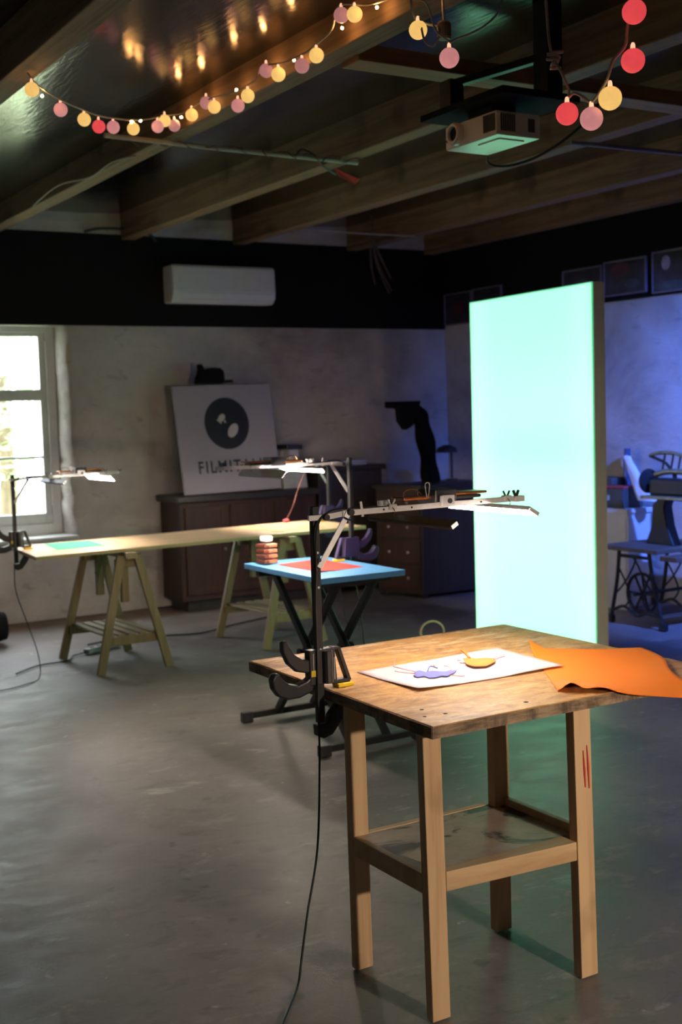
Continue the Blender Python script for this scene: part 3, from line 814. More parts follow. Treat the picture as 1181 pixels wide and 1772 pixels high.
def sq_stack(levels):
    q = MB()
    for h, wd in levels: q.v += [Vector(p) for p in sq_ring(h, wd)]
    for i in range(len(levels) - 1):
        for k in range(8): q.f.append((i * 8 + k, i * 8 + (k + 1) % 8, i * 8 + 8 + (k + 1) % 8, i * 8 + 8 + k))
    q.f.append(tuple(range(7, -1, -1))); n = (len(levels) - 1) * 8; q.f.append(tuple(n + k for k in range(8)))
    return q


lv = []
for k in range(4): lv += [(.002 + k * .027, .042), (.004 + k * .027, .045), (.024 + k * .027, .045), (.027 + k * .027, .042)]
sq_stack(lv + [(.118, .038), (.124, .030)]).build('jar_body', 'clear_plastic', t)
for k in range(4): sq_stack([(.006 + k * .027, .0405), (.025 + k * .027, .0405)]).build('filling', 'jar_orange' if k % 2 == 0 else 'jar_dark', t) if False else None
for k in range(4):
    MB().box(-.012, .040, -.0405, .0405, .006 + k * .027, .025 + k * .027).build('filling', 'jar_orange', t, bevel=.003)
    MB().box(-.0405, -.0125, -.0405, .0405, .006 + k * .027, .025 + k * .027).build('filling', 'jar_dark', t, bevel=.003)
MB().lathe([(.031, .120), (.033, .122), (.033, .140), (.030, .143)], (0, 0, 0), 'z', 20).build('lid', 'white_plastic', t, smooth=False)

make_rig((TX1 - .007, 5.43, TZ), PI, 'clamp lamp with violet grip clamped to the blue table', 'clamp-on lamps', .028, body='purple_plastic', bars=(.19, .53), led='led_blue_table',
         cable=[(-.05, .03, -.3), (-.06, .06, -.6), (-.09, .10, -.80), (-.16, .2, -.824), (-.30, .35, -.824)])

# ================================================================== LONG TABLE ON TRESTLES
LZ = .78
lt = MB().hexa([(2.235, 7.30, LZ - .022), (4.70, 7.46, LZ - .022), (4.70, 8.20, LZ - .022), (2.30, 8.06, LZ - .022)], [(2.235, 7.30, LZ), (4.70, 7.46, LZ), (4.70, 8.20, LZ), (2.30, 8.06, LZ)])
t = thing('long_tabletop', 'long pale wooden board resting on the two trestles', 'tabletop', (3.46, 7.75, LZ - .022))
lt.xf(Matrix.Translation(-Vector((3.46, 7.75, LZ - .022)))).build('board', 'pale_wood', t, bevel=.002)
e = MB().bar((2.24, 7.2995, LZ - .011), (4.698, 7.4595, LZ - .011), .002, .018).xf(Matrix.Translation(-Vector((3.46, 7.75, LZ - .022))))
e.build('front_edge', 'pale_wood_edge', t)


def make_trestle(loc, rz, label):
    t = thing('trestle', label, 'trestle', loc, rz, 'trestles')
    H = LZ - .022
    for sy in (-1, 1):
        y = sy * .335
        for sx in (-1, 1):
            MB().bar((sx * .235, y, .0), (sx * .055, y - sy * .03, H - .02), .026, .055, up=(1, 0, 0)).build('leg', 'trestle', t, bevel=.003)
        MB().box(-.195, .195, y - sy * .035 - .011, y - sy * .035 + .011, .17, .225).build('shelf_rail', 'trestle', t, bevel=.003)
        MB().box(-.085, .085, y - sy * .06 - .014, y - sy * .06 + .014, H - .10, H - .045).build('cross_block', 'trestle', t, bevel=.003)
        MB().box(-.024, .024, sy * .21 - .02, sy * .21 + .02, H - .33, H - .045).build('height_post', 'trestle', t, bevel=.003)
        MB().tube([(-.03, sy * .21, H - .18), (.03, sy * .21, H - .18)], .007, 8).build('peg', 'black_metal', t)
    for k in range(5):
        x = -.145 + k * .0725
        MB().box(x - .024, x + .024, -.31, .31, .226, .240).build('slat', 'trestle_y', t, bevel=.002)
    MB().box(-.035, .035, -.36, .36, H - .042, H - .001).build('top_rail', 'trestle_y', t, bevel=.003)
    return t


make_trestle((2.835, 7.64, 0), .03, 'wooden trestle with slatted shelf below the green paper end')
make_trestle((4.035, 7.72, 0), .05, 'wooden trestle with slatted shelf behind the blue table')
tag(MB().hexa([(2.46, 7.566, LZ + .001), (2.79, 7.60, LZ + .001), (2.83, 8.015, LZ + .001), (2.515, 8.03, LZ + .001)], [(2.46, 7.566, LZ + .0025), (2.79, 7.60, LZ + .0025), (2.83, 8.015, LZ + .0025), (2.515, 8.03, LZ + .0025)]).build('paper_sheet', 'green_paper', loc=(2.64, 7.8, LZ + .001)), 'green paper sheet at the window end of the long board', 'paper')
tag(MB().hexa([(4.02, 7.52, LZ + .001), (4.42, 7.55, LZ + .001), (4.40, 8.10, LZ + .001), (4.02, 8.08, LZ + .001)], [(4.02, 7.52, LZ + .0025), (4.42, 7.55, LZ + .0025), (4.40, 8.10, LZ + .0025), (4.02, 8.08, LZ + .0025)]).build('paper_sheet', plain('peach_paper', (0.80, 0.42, 0.16), .7, var=.05), loc=(4.2, 7.8, LZ + .001)), 'peach orange paper sheet at the far end of the long board', 'paper')
t = thing('red_plug', 'small red plug with a thin cord on the long board', 'plug', (4.42, 8.14, LZ + .001))
MB().ball((0, 0, .014), .028, 12, 8, .5).build('plug_body', 'red_plastic', t, smooth=True)
MB().tube(smooth_path([(0, 0, .02), (.05, -.02, .12), (.09, -.03, .24), (.15, -.06, .40)], 5), .003, 6).build('cord', 'cord_red', t)

make_rig((2.285, 7.80, LZ), .03, 'clamp lamp at the window end of the long board', 'clamp-on lamps', .022, hp=.455,
         cable=[(-.045, -.02, -.25), (-.01, -.10, -.45), (.02, -.2, -.65), (-.02, -.32, -.774), (-.15, -.45, -.776), (-.32, -.52, -.776), (-.5, -.5, -.776)])
make_rig((4.693, 8.00, LZ), PI + .03, 'clamp lamp with yellow pad at the far end of the long board', 'clamp-on lamps', .022, hp=.435, body='purple_plastic',
         cable=[(-.05, .02, -.2), (-.06, .06, -.5), (-.08, .12, -.774), (-.14, .22, -.776)])

# ================================================================== GREEN LIGHT PANEL
pl = Vector((5.05, 5.46, 0)); ang = math.radians(5.0)
t = thing('light_panel', 'tall glowing mint green light panel in a grey case', 'light panel', pl, -ang)
# local: +y runs along the panel away from the viewer, -x is the lit face
W, Hh, D = 1.335, 2.315, .088
case = MB()
for b in ((0, D, 0, W, .0, .012), (0, D, 0, W, Hh - .012, Hh), (0, D, 0, .012, .012, Hh - .012), (0, D, W - .012, W, .012, Hh - .012), (D - .01, D, .012, W - .012, .012, Hh - .012)): case.box(*b)
case.build('case', 'panel_body', t)
MB().box(-.004, .006, .006, W - .006, .006, Hh - .006).build('light_fabric', 'panel_glow', t, bevel=.002)
e = MB()
for b in ((-.0035, .004, 0, .0065, 0, Hh), (-.0035, .004, W - .0065, W, 0, Hh), (-.0035, .004, .0065, W - .0065, Hh - .0065, Hh)): e.box(*b)
e.build('fabric_welt', 'panel_edge', t)

# ================================================================== BACK WALL FURNITURE
t = thing('air_conditioner', 'white wall mounted air conditioner on the black band', 'air conditioner', (4.6, YB - .046, 2.53))
prof = [(0, .005), (-.16, .0), (-.205, .045), (-.215, .10), (-.205, .29), (-.19, .315), (0, .315)]
MB().prism([(y, z) for y, z in prof], 'x', -.475, .475).build('housing', 'white_plastic', t, bevel=.018, seg=4)
MB().box(-.44, .44, -.2165, -.19, .085, .089).build('seam', 'grey_plastic', t)
MB().prism([(-.165, -.002), (-.168, .006), (-.196, .036), (-.199, .030)], 'x', -.42, .42).build('louvre', 'white_plastic', t)
# dark cabinet under the sign
CT = .955
t = thing('cabinet', 'dark brown wooden cabinet carrying the white sign', 'cabinet', (4.55, 9.4, 0))
cx = Matrix.Translation(-Vector((4.55, 9.4, 0)))
def cp(name, b, mat='dark_wood', parent=None, bevel=.004): return MB().box(*b).xf(cx).build(name, mat, parent or t, bevel=bevel)
cp('body', (4.02, 5.30, 9.21, 9.60, .09, .90)); cp('plinth', (4.08, 5.24, 9.24, 9.58, 0, .09), 'black_wood'); cp('top', (3.985, 5.325, 9.16, 9.61, .90, CT), 'black_wood', bevel=.008)
for (a, b) in ((4.06, 4.43), (4.47, 4.85), (4.89, 5.26)):
    d = cp('door', (a, b, 9.196, 9.212, .14, .86))
    q = MB()
    for bx in ((a, a + .05, 9.188, 9.197, .14, .86), (b - .05, b, 9.188, 9.197, .14, .86), (a + .05, b - .05, 9.188, 9.197, .14, .19), (a + .05, b - .05, 9.188, 9.197, .81, .86)): q.box(*bx)
    q.xf(cx).build('door_moulding', 'dark_wood', d, bevel=.002)
    MB().ball((b - .025, 9.18, .5), .012, 10, 6).xf(cx).build('knob', 'olive_metal', d)
# sign board leaning on the wall
SW, SH = .895, .90
lean = math.atan2(.15, .888)
t = thing('sign_board', 'white square sign with black round emblem above dark lettering', 'sign', (4.078, 9.215, CT + .006)); t.rotation_euler = (-lean, math.radians(-.6), 0)
MB().box(0, SW, 0, .022, 0, SH).build('board', 'sign_white', t, bevel=.002)
def disc(cx_, cz, rx, rz_, y, mat, name, rot=0, n=40):
    pts = []
    for k in range(n):
        a = 2 * PI * k / n; u, v = rx * math.cos(a), rz_ * math.sin(a)
        pts.append((cx_ + u * math.cos(rot) - v * math.sin(rot), cz + u * math.sin(rot) + v * math.cos(rot)))
    return MB().prism(pts, 'y', y, y + .002).build(name, mat, t)
disc(.452, .575, .205, .218, -.0015, 'sign_black', 'emblem_disc')
disc(.500, .512, .040, .066, -.003, 'sign_light', 'emblem_highlight', -.62)
disc(.408, .622, .026, .038, -.003, 'sign_light', 'emblem_highlight', -.75)
MB().prism([(.362, .600), (.372, .598), (.392, .575), (.400, .572), (.402, .586), (.384, .596), (.376, .608), (.366, .612)], 'y', -.003, -.001).build('emblem_highlight', 'sign_light', t)
disc(.436, .590, .008, .011, -.003, 'sign_light', 'emblem_highlight')
cu = bpy.data.curves.new('sign_text', 'FONT'); cu.body = 'FILMITALU'; cu.size = .142; cu.space_character = 1.26; cu.extrude = .0008; cu.offset = .0022; cu.align_x = 'LEFT'
to = bpy.data.objects.new('sign_text_source', cu); COL.objects.link(to)
bpy.context.view_layer.update()
me = bpy.data.meshes.new_from_object(to.evaluated_get(bpy.context.evaluated_depsgraph_get()))
bpy.data.objects.remove(to)
xsn = [v.co.x for v in me.vertices]; sx = .635 / (max(xsn) - min(xsn)); x0n = min(xsn)
me.transform(Matrix.Translation((.150, -.0012, .168)) @ Matrix.Rotation(PI / 2, 4, 'X') @ Matrix.Diagonal((sx, 1.0, 1, 1)) @ Matrix.Translation((-x0n, 0, 0)))
me.materials.clear(); me.materials.append(M['sign_black'])
lo = bpy.data.objects.new('lettering', me); COL.objects.link(lo); lo.parent = t
# black bag slumped over the sign's top edge
t = thing('cloth_bag', 'black crumpled cloth bag slumped over the top of the sign', 'bag', (4.41, 9.37, CT + .908))
out = [(-.125, .0), (.105, .0), (.118, .035), (.112, .105), (.085, .128), (.02, .132), (-.03, .122), (-.062, .098), (-.07, .135), (-.085, .165), (-.102, .16), (-.096, .125), (-.10, .085), (-.118, .045)]
MB().prism(out, 'y', -.05, .045).build('bag_body', 'black_cloth', t, bevel=.014, seg=3)
MB().bar((.08, -.01, .016), (.205, -.01, .022), .03, .022).build('flap', 'black_cloth', t, bevel=.006)
# things standing on the cabinet and beyond it
t = thing('film_viewer', 'grey tabletop film viewer with dark lid on the cabinet', 'viewer', (5.15, 9.38, CT))
MB().prism([(-.12, 0), (.12, 0), (.10, .16), (.05, .25), (-.05, .25), (-.12, .12)], 'y', -.10, .10).build('viewer_body', 'grey_plastic', t, bevel=.01)
MB().box(-.085, .07, -.11, .11, .335, .375).build('lid', 'black_plastic', t, bevel=.008)
MB().box(-.055, .045, -.08, .08, .25, .336).build('neck', 'grey_plastic', t, bevel=.005)
for s in (-.115, .115): MB().lathe([(.045, -.012), (.045, .012)], (s, -.03, .2), 'y', 18).build('reel', 'black_plastic', t)
t = thing('sideboard', 'low black sideboard between the cabinet and the corner', 'cabinet', (5.62, 9.42, 0))
MB().box(-.26, .40, -.16, .2, .05, 1.08).build('body', 'black_wood', t, bevel=.006)
MB().box(-.29, .43, -.19, .21, 1.08, 1.125).build('top', 'black_wood', t, bevel=.008)
for x in (-.22, .36): MB().box(x - .03, x + .03, -.13, .17, 0, .05).build('foot', 'black_wood', t)
t = thing('metal_case', 'flat silver case on the low black sideboard', 'case', (5.70, 9.38, 1.125))
MB().box(-.17, .17, -.11, .11, .0, .048).build('case_body', 'aluminium', t, bevel=.006)
MB().box(-.17, .17, -.1125, -.109, .022, .027).build('seam', 'black_plastic', t)
# dark chest with a brown side near the corner
t = thing('chest_of_drawers', 'dark chest with brown side and small pale knobs', 'chest', (6.25, 8.75, 0)); t.rotation_euler = (0, 0, .0)
MB().hexa([(-.32, -.235, .03), (.36, -.235, .03), (.36, .22, .03), (-.49, .22, .03)], [(-.32, -.235, .93), (.36, -.235, .93), (.36, .22, .93), (-.49, .22, .93)]).build('body', 'black_wood', t, bevel=.004)
MB().hexa([(-.35, -.26, .93), (.38, -.26, .93), (.38, .23, .93), (-.52, .23, .93)], [(-.35, -.26, .965), (.38, -.26, .965), (.38, .23, .965), (-.52, .23, .965)]).build('top', 'black_wood', t, bevel=.004)
sd = Vector((-.17, .455, 0)).normalized(); nr = Vector((-sd.y, sd.x, 0))
for (z0, z1) in ((.07, .27), (.29, .49), (.51, .70), (.72, .91)):
    a = Vector((-.32, -.235, 0)) + sd * .02 + nr * .006; b = Vector((-.32, -.235, 0)) + sd * .465 + nr * .006
    dr = MB().bar((a.x, a.y, (z0 + z1) / 2), (b.x, b.y, (z0 + z1) / 2), .014, z1 - z0).build('drawer', 'dark_wood', t, bevel=.003)
    for f in (.28, .72):
        p = a.lerp(b, f) + nr * .016
        MB().ball((p.x, p.y, (z0 + z1) / 2), .012, 8, 6).build('knob', 'cord_white', dr)
for (x, y) in ((-.30, -.21), (.33, -.21), (.33, .19), (-.45, .19)): MB().box(x - .02, x + .02, y - .02, y + .02, 0, .03).build('foot', 'black_wood', t)
# tall bent dark thing standing on the chest
t = thing('hooked_stand', 'tall dark hooked stand rising from the chest by the corner', 'stand', (6.20, 8.86, .965))
sp = [(.07, 0, 0), (.055, 0, .15), (.03, 0, .33), (-.005, 0, .5), (-.05, 0, .62), (-.10, 0, .685)]
q = MB(); sp2 = smooth_path(sp, 5)
for i, p in enumerate(sp2):
    wdt = .062 + .012 * math.sin(i * .7); q.v += [p + Vector((-wdt, -.05, 0)), p + Vector((wdt, -.05, -.02 if i else .0)), p + Vector((wdt, .05, -.02 if i else .0)), p + Vector((-wdt, .05, 0))]
for i in range(len(sp2) - 1):
    for k in range(4): q.f.append((i * 4 + k, i * 4 + (k + 1) % 4, i * 4 + 4 + (k + 1) % 4, i * 4 + 4 + k))
q.f += [(3, 2, 1, 0), tuple((len(sp2) - 1) * 4 + k for k in range(4))]
q.build('column', 'black_cloth', t, bevel=.01)
MB().hexa([(-.36, -.06, .655), (-.08, -.06, .63), (-.08, .06, .63), (-.36, .06, .655)], [(-.36, -.06, .71), (-.05, -.06, .71), (-.05, .06, .71), (-.36, .06, .71)]).build('hooked_head', 'black_cloth', t, bevel=.012)
MB().prism([(-.27, .66), (-.17, .66), (-.10, .60), (-.12, .50), (-.20, .46), (-.26, .54)], 'y', -.04, .04).build('drooping_flap', 'black_cloth', t, bevel=.01)
t = thing('small_lamp', 'small dark lamp with flat shade near the room corner', 'lamp', (6.50, 8.86, .965))
MB().lathe([(.05, 0), (.05, .015), (.012, .02), (.012, .20), (.012, .25)], (0, 0, 0), 'z', 14).build('lamp_foot', 'black_plastic', t)
MB().lathe([(.10, .25), (.085, .29), (.03, .315)], (-.05, 0, 0), 'z', 16).build('shade', 'black_plastic', t)

# ================================================================== RIGHT WALL: COUNTER, COBBLER'S MACHINE
t = thing('counter', 'low white counter against the blue lit wall', 'counter', (6.87, 7.6, 0))
MB().box(-.115, .125, -.66, .60, .0, .755).build('body', 'white_cabinet', t, bevel=.004)
MB().box(-.145, .128, -.68, .60, .755, .79).build('worktop', 'white_cabinet', t, bevel=.006)
MB().box(-.121, -.115, -.64, -.02, .06, .73).build('door', 'white_cabinet', t, bevel=.003)
MB().box(-.121, -.115, .0, .58, .06, .73).build('door', 'white_cabinet', t, bevel=.003)
t = thing('storage_box', 'dark box holding clutter at the counter end', 'box', (6.86, 7.185, .79))
q = MB()
for b in ((-.11, .11, -.19, .19, 0, .012), (-.11, -.10, -.19, .19, .012, .15), (.10, .11, -.19, .19, .012, .15), (-.10, .10, -.19, -.18, .012, .15), (-.10, .10, .18, .19, .012, .15)): q.box(*b)
q.build('box_body', 'dark_box', t)
MB().box(-.114, -.11, -.05, .02, .06, .10).build('box_label', 'grey_plastic', t)
tag(MB().box(6.76, 6.96, 6.99, 7.36, .942, .962).build('tray', 'red_plastic', loc=(6.86, 7.13, .942), bevel=.006), 'flat dull red tray lying across the dark box', 'tray')
tag(MB().box(6.80, 6.97, 7.16, 7.36, .963, 1.02).build('book', 'dark_box', loc=(6.88, 7.26, .963), bevel=.004), 'dark thick book lying on the red tray', 'book')
q = MB()
def cl(u, v):
    a = u * 2 * PI; z = 1.19 - v * .33; r = .03 + .05 * v + .012 * nz(a * 2, v * 4, 1) + .012 * math.cos(3 * a) * v
    return (6.84 - .02 * v + r * .7 * math.cos(a), 7.03 - .24 * v ** 1.1 + r * 1.0 * math.sin(a), z)
q.grid(cl, 28, 16)
b = len(q.v); q.v.append(Vector((6.84, 7.04, 1.20))); q.f += [(i, (i + 1), b) for i in range(28)]
tag(q.build('cloth', 'white_cloth', loc=(6.84, 7.0, .85), smooth=True), 'crumpled white cloth trailing off the dark box', 'cloth')
t = thing('bottle', 'dark blue bottle standing behind the white cloth', 'bottle', (6.95, 7.14, .963))
MB().lathe([(.030, 0), (.032, .01), (.032, .2), (.024, .225)], (0, 0, 0), 'z', 16).build('bottle_body', 'blue_bottle', t, smooth=False)
MB().lathe([(.026, .225), (.026, .285)], (0, 0, 0), 'z', 16).build('cap', 'blue_bottle', t)

t = thing('cobbler_sewing_machine', 'old cast iron cobbler sewing machine on a treadle stand', 'sewing machine', (6.58, 6.43, 0))
# local origin at floor; treadle stand: two end frames, low board top
def end_frame(x):
    f = MB()
    f.tube(smooth_path([(x, .26, .0), (x, .24, .10), (x, .19, .32), (x, .165, .54)], 4), .014, 7)
    f.tube(smooth_path([(x, -.26, .0), (x, -.24, .10), (x, -.17, .32), (x, -.13, .54)], 4), .014, 7)
    f.tube(smooth_path([(x, .24, .09), (x, .12, .13), (x, 0, .075), (x, -.12, .11), (x, -.24, .09)], 4), .012, 7)
    f.tube([(x, .165, .50), (x, -.13, .50)], .013, 7)
    o = f.build('end_frame', 'iron', t, smooth=True)
    g = MB()
    g.tube(smooth_path([(x, .20, .22), (x, .10, .32), (x, .02, .44), (x, .0, .50)], 4), .007, 6)
    g.tube(smooth_path([(x, -.19, .22), (x, -.10, .32), (x, -.02, .44), (x, .03, .50)], 4), .007, 6)
    g.tube(smooth_path([(x, .18, .42), (x, .10, .30), (x, .06, .20), (x, .12, .12)], 4), .007, 6)
    g.tube(smooth_path([(x, -.15, .42), (x, -.10, .30), (x, -.06, .20), (x, -.12, .12)], 4), .007, 6)
    g.build('scrollwork', 'iron', o, smooth=True)
    for s in (-1, 1): MB().box(x - .022, x + .022, s * .262 - .028, s * .262 + .028, 0, .055).build('castor', 'iron', o, bevel=.006)
end_frame(-.25); end_frame(.24)
MB().box(-.33, .34, -.28, .29, .545, .575).build('board', 'old_board', t, bevel=.004)
MB().box(-.30, .26, -.44, -.281, .50, .535).build('drawer_board', 'old_board', t, bevel=.004)
wl_ = MB()
wl_.tube([(-.17, .02 + .145 * math.cos(k * PI / 16), .225 + .145 * math.sin(k * PI / 16)) for k in range(33)], .013, 8)
for k in range(6):
    a = k * PI / 3
    wl_.bar((-.17, .02, .225), (-.17, .02 + .14 * math.cos(a), .225 + .14 * math.sin(a)), .012, .014, up=(1, 0, 0))
wl_.build('flywheel', 'iron', t)
MB().hexa([(-.16, -.15, .055), (.19, -.15, .055), (.19, .12, .085), (-.16, .12, .085)], [(-.16, -.15, .085), (.19, -.15, .085), (.19, .12, .115), (-.16, .12, .115)]).build('pedal', 'old_board', t, bevel=.004)
MB().tube([(-.17, .02, .36), (-.14, .0, .12)], .009, 6).build('pitman_rod', 'iron', t)
MB().tube([(-.25, .02, .225), (.24, .02, .225)], .012, 8).build('axle', 'iron', t)
# column and head
MB().prism([(-.16, .575), (.11, .575), (.05, .70), (.035, .87), (-.02, .905), (-.10, .905), (-.075, .85), (-.10, .72)], 'x', -.045, .045).build('column', 'iron', t, bevel=.01)
pl_ = MB().box(-.10, .10, -.46, .105, .905, .93).build('bed_plate', 'olive_metal', t, bevel=.006)
MB().box(-.06, .07, -.42, .06, .931, 1.055).build('machine_body', 'iron', t, bevel=.02, seg=3)
hw = MB().lathe([(.03, -.016), (.085, -.016), (.092, 0), (.085, .016), (.03, .016)], (0, .115, 1.03), 'y', 24).build('handwheel', 'iron', t)
MB().tube(smooth_path([(0, .05, 1.075), (0, -.05, 1.10), (0, -.2, 1.105), (0, -.42, 1.10)], 5), .022, 10).build('arm', 'olive_metal', t, smooth=True)
MB().tube(smooth_path([(0, .10, 1.215), (0, .02, 1.235), (0, -.14, 1.235), (0, -.25, 1.20), (0, -.36, 1.12)], 6), .014, 8).build('top_lever', 'olive_metal', t, smooth=True)
MB().tube(smooth_path([(0, .09, 1.21), (0, .02, 1.19), (0, -.06, 1.16), (0, -.12, 1.10)], 5), .012, 8).build('lower_lever', 'iron', t, smooth=True)
for y in (-.02, -.10, -.17): MB().tube([(0, y, 1.10), (0, y - .03, 1.23)], .008, 6).build('link_rod', 'iron', t)
MB().tube([(0, -.14, 1.10), (0, -.14, .935)], .016, 8).build('needle_post', 'iron', t)

# framed pictures leaning on the right wall
def picture(y0, y1, z0, z1, label, spots, tilt=.0):
    t = thing('framed_picture', label, 'picture', (XR - .05, (y0 + y1) / 2, z0)); hw_, h = (y1 - y0) / 2, z1 - z0
    t.rotation_euler = (tilt, 0, 0)
    MB().box(-.012, .0, -hw_ + .012, hw_ - .012, .012, h - .012).build('print', 'picture', t)
    for b in ((-.02, .002, -hw_, hw_, h - .014, h), (-.02, .002, -hw_, hw_, 0, .012), (-.02, .002, -hw_, -hw_ + .014, .012, h - .014), (-.02, .002, hw_ - .014, hw_, .012, h - .014)):
        MB().box(*b).build('frame_bar', 'frame_edge', t, bevel=.002)
    for (a, c, ra, rc, mt) in spots:
        MB().lathe([(1, -.0015), (1, 0)], (0, 0, 0), 'x', 20).xf(Matrix.Translation((-.0125, a, c)) @ Matrix.Diagonal((1, ra, rc, 1))).build('picture_spot', mt, t)
picture(6.945, 7.41, 2.447, 2.722, 'dark framed picture with a dull red patch', [(.05, .20, .10, .05, 'picture_red'), (-.08, .08, .08, .035, 'picture_green')])
picture(6.40, 6.885, 2.425, 2.738, 'framed picture with a pale round shape', [(.10, .22, .045, .055, 'picture_pale'), (.05, .05, .18, .035, 'picture_green')])
picture(7.43, 7.90, 2.44, 2.708, 'dark framed picture half hidden behind the glowing panel', [(0, .12, .1, .06, 'picture_green')])
picture(8.71, 9.13, 2.41, 2.683, 'dark framed picture just left of the panel top', [(0, .12, .08, .06, 'picture_green')])
picture(9.15, 9.57, 2.38, 2.676, 'dark framed picture closest to the room corner', [(0, .14, .08, .06, 'picture_red')])

# ================================================================== OVERHEAD: LIGHT STRINGS, PROJECTOR, CORDS
def garland(label, balls, cords, fairies, origin, rad=.03, group='strings of ball lights'):
    t = thing('string_lights', label, 'string lights', origin, group=group); o = Vector(origin)
    names = {'y': 'ball_yellow', 'r': 'ball_red', 'p': 'ball_pink', 'm': 'ball_mauve'}
    for path, mt, rr in cords: MB().tube(smooth_path([Vector(p) - o for p in path], 5), rr, 6).build('cord', mt, t, smooth=True)
    for (x, y, z, c) in balls:
        p = Vector((x, y, z)) - o
        b = MB().ball(p, rad, 20, 12).build('light_ball', names[c], t, smooth=True)
        MB().lathe([(.0065, rad - .003), (.0055, rad + .009), (.0035, rad + .014)], p, 'z', 8).build('bulb_neck', 'socket', b)
    for f in fairies:
        p = Vector(f) - o
        MB().ball(p, .0055, 8, 6).build('tiny_bulb', 'fairy', t)
    return t


garland('long string of ball lights hung between the two left beams', [(1.64, 5.092, 2.961, 'y'), (1.829, 5.295, 2.943, 'p'), (1.984, 5.432, 2.945, 'y'), (2.079, 5.505, 2.938, 'r'), (2.174, 5.568, 2.957, 'p'), (2.306, 5.647, 2.978, 'y'), (2.465, 5.724, 3.019, 'p'), (2.511, 5.741, 3.055, 'y'), (2.575, 5.77, 3.044, 'm'), (2.575, 5.561, 3.05, 'y'), (2.575, 5.395, 3.07, 'm'), (2.575, 5.309, 3.032, 'y'), (2.575, 5.066, 2.984, 'p'), (2.575, 4.967, 3.004, 'y'), (2.575, 4.787, 3.069, 'm'), (2.575, 4.68, 3.027, 'y'), (2.575, 4.477, 3.012, 'm'), (2.575, 4.359, 3.023, 'y'), (2.575, 4.161, 3.124, 'm'), (2.575, 4.065, 3.1, 'y'), (2.377, 3.37, 2.827, 'y'), (2.273, 3.064, 2.649, 'p')],
        [([(1.64, 5.14, 3.04), (1.682, 5.135, 2.992), (1.829, 5.289, 2.983), (1.984, 5.426, 2.984), (2.079, 5.499, 2.986), (2.189, 5.573, 2.999), (2.34, 5.66, 3.024), (2.53, 5.746, 3.083), (2.575, 5.64, 3.078), (2.575, 5.472, 3.085), (2.575, 5.251, 3.069), (2.575, 5.103, 3.048), (2.575, 4.902, 3.053), (2.575, 4.834, 3.096), (2.575, 4.687, 3.072), (2.575, 4.587, 3.06), (2.575, 4.442, 3.056), (2.575, 4.348, 3.066), (2.575, 4.233, 3.091), (2.575, 4.172, 3.162), (2.60, 4.0, 3.12), (2.575, 3.75, 3.08), (2.45, 3.5, 3.0), (2.364, 3.387, 2.925), (2.37, 3.378, 2.868), (2.404, 3.355, 2.845), (2.375, 3.251, 2.80), (2.358, 3.256, 2.747), (2.362, 3.315, 2.778), (2.382, 3.365, 2.868)], 'cord_white', .004),
         ([(2.364, 3.387, 2.925), (2.385, 3.33, 2.90), (2.373, 3.27, 2.80), (2.30, 3.10, 2.71), (2.272, 3.066, 2.69), (2.294, 3.056, 2.704), (2.333, 3.035, 2.72), (2.379, 3.009, 2.749), (2.412, 2.994, 2.792), (2.45, 2.98, 2.90), (2.60, 2.95, 3.02), (2.67, 2.93, 3.06)], 'cord_white', .003)],
        [(1.708, 5.169, 2.96), (2.295, 5.637, 3.007), (2.352, 5.666, 3.024), (2.60, 5.738, 3.08), (2.60, 5.471, 3.10), (2.60, 5.125, 3.07), (2.60, 4.839, 3.10), (2.60, 4.587, 3.065), (2.595, 4.19, 3.086), (2.60, 3.948, 3.095), (2.45, 3.46, 2.97)], (2.575, 4.8, 3.05))
garland('short string of red, pink and yellow ball lights right of the projector', [(2.287, 2.561, 2.377, 'r'), (2.271, 2.45, 2.339, 'p'), (2.28, 2.39, 2.378, 'y'), (2.299, 2.327, 2.458, 'r'), (2.273, 2.295, 2.565, 'r')],
        [([(2.33, 2.68, ZC), (2.33, 2.688, 2.9), (2.329, 2.688, 2.747), (2.327, 2.68, 2.651), (2.294, 2.634, 2.573), (2.302, 2.626, 2.534), (2.281, 2.575, 2.488), (2.295, 2.562, 2.441), (2.292, 2.560, 2.420), (2.293, 2.538, 2.426), (2.292, 2.503, 2.408), (2.272, 2.452, 2.382), (2.275, 2.43, 2.394), (2.276, 2.397, 2.425), (2.271, 2.368, 2.465), (2.284, 2.34, 2.495), (2.292, 2.339, 2.538), (2.270, 2.305, 2.608), (2.26, 2.29, 2.8), (2.26, 2.29, ZC)], 'cord_white', .004),
         ([(2.302 + .018 * math.sin(k * 2.1), 2.626 + .016 * math.cos(k * 2.7), 2.56 - k * .0045) for k in range(12)], 'cord_white', .005)], [], (2.29, 2.45, 2.4))
# bare lamp holder on a cord
t = thing('lamp_holder', 'bare grey bulb holder hanging beside the yellow ball light', 'lamp holder', (2.51, 3.41, 2.825))
MB().lathe([(.021, 0), (.024, .006), (.024, .05), (.016, .058), (.006, .062)], (0, 0, 0), 'z', 18).build('holder', plain('brown_grey_holder', (.16, .12, .10), .5), t)
MB().tube([(0, 0, .06), (0, .004, .2), (0, .002, ZC - 2.825)], .0045, 6).build('cord', 'cord_white', t)

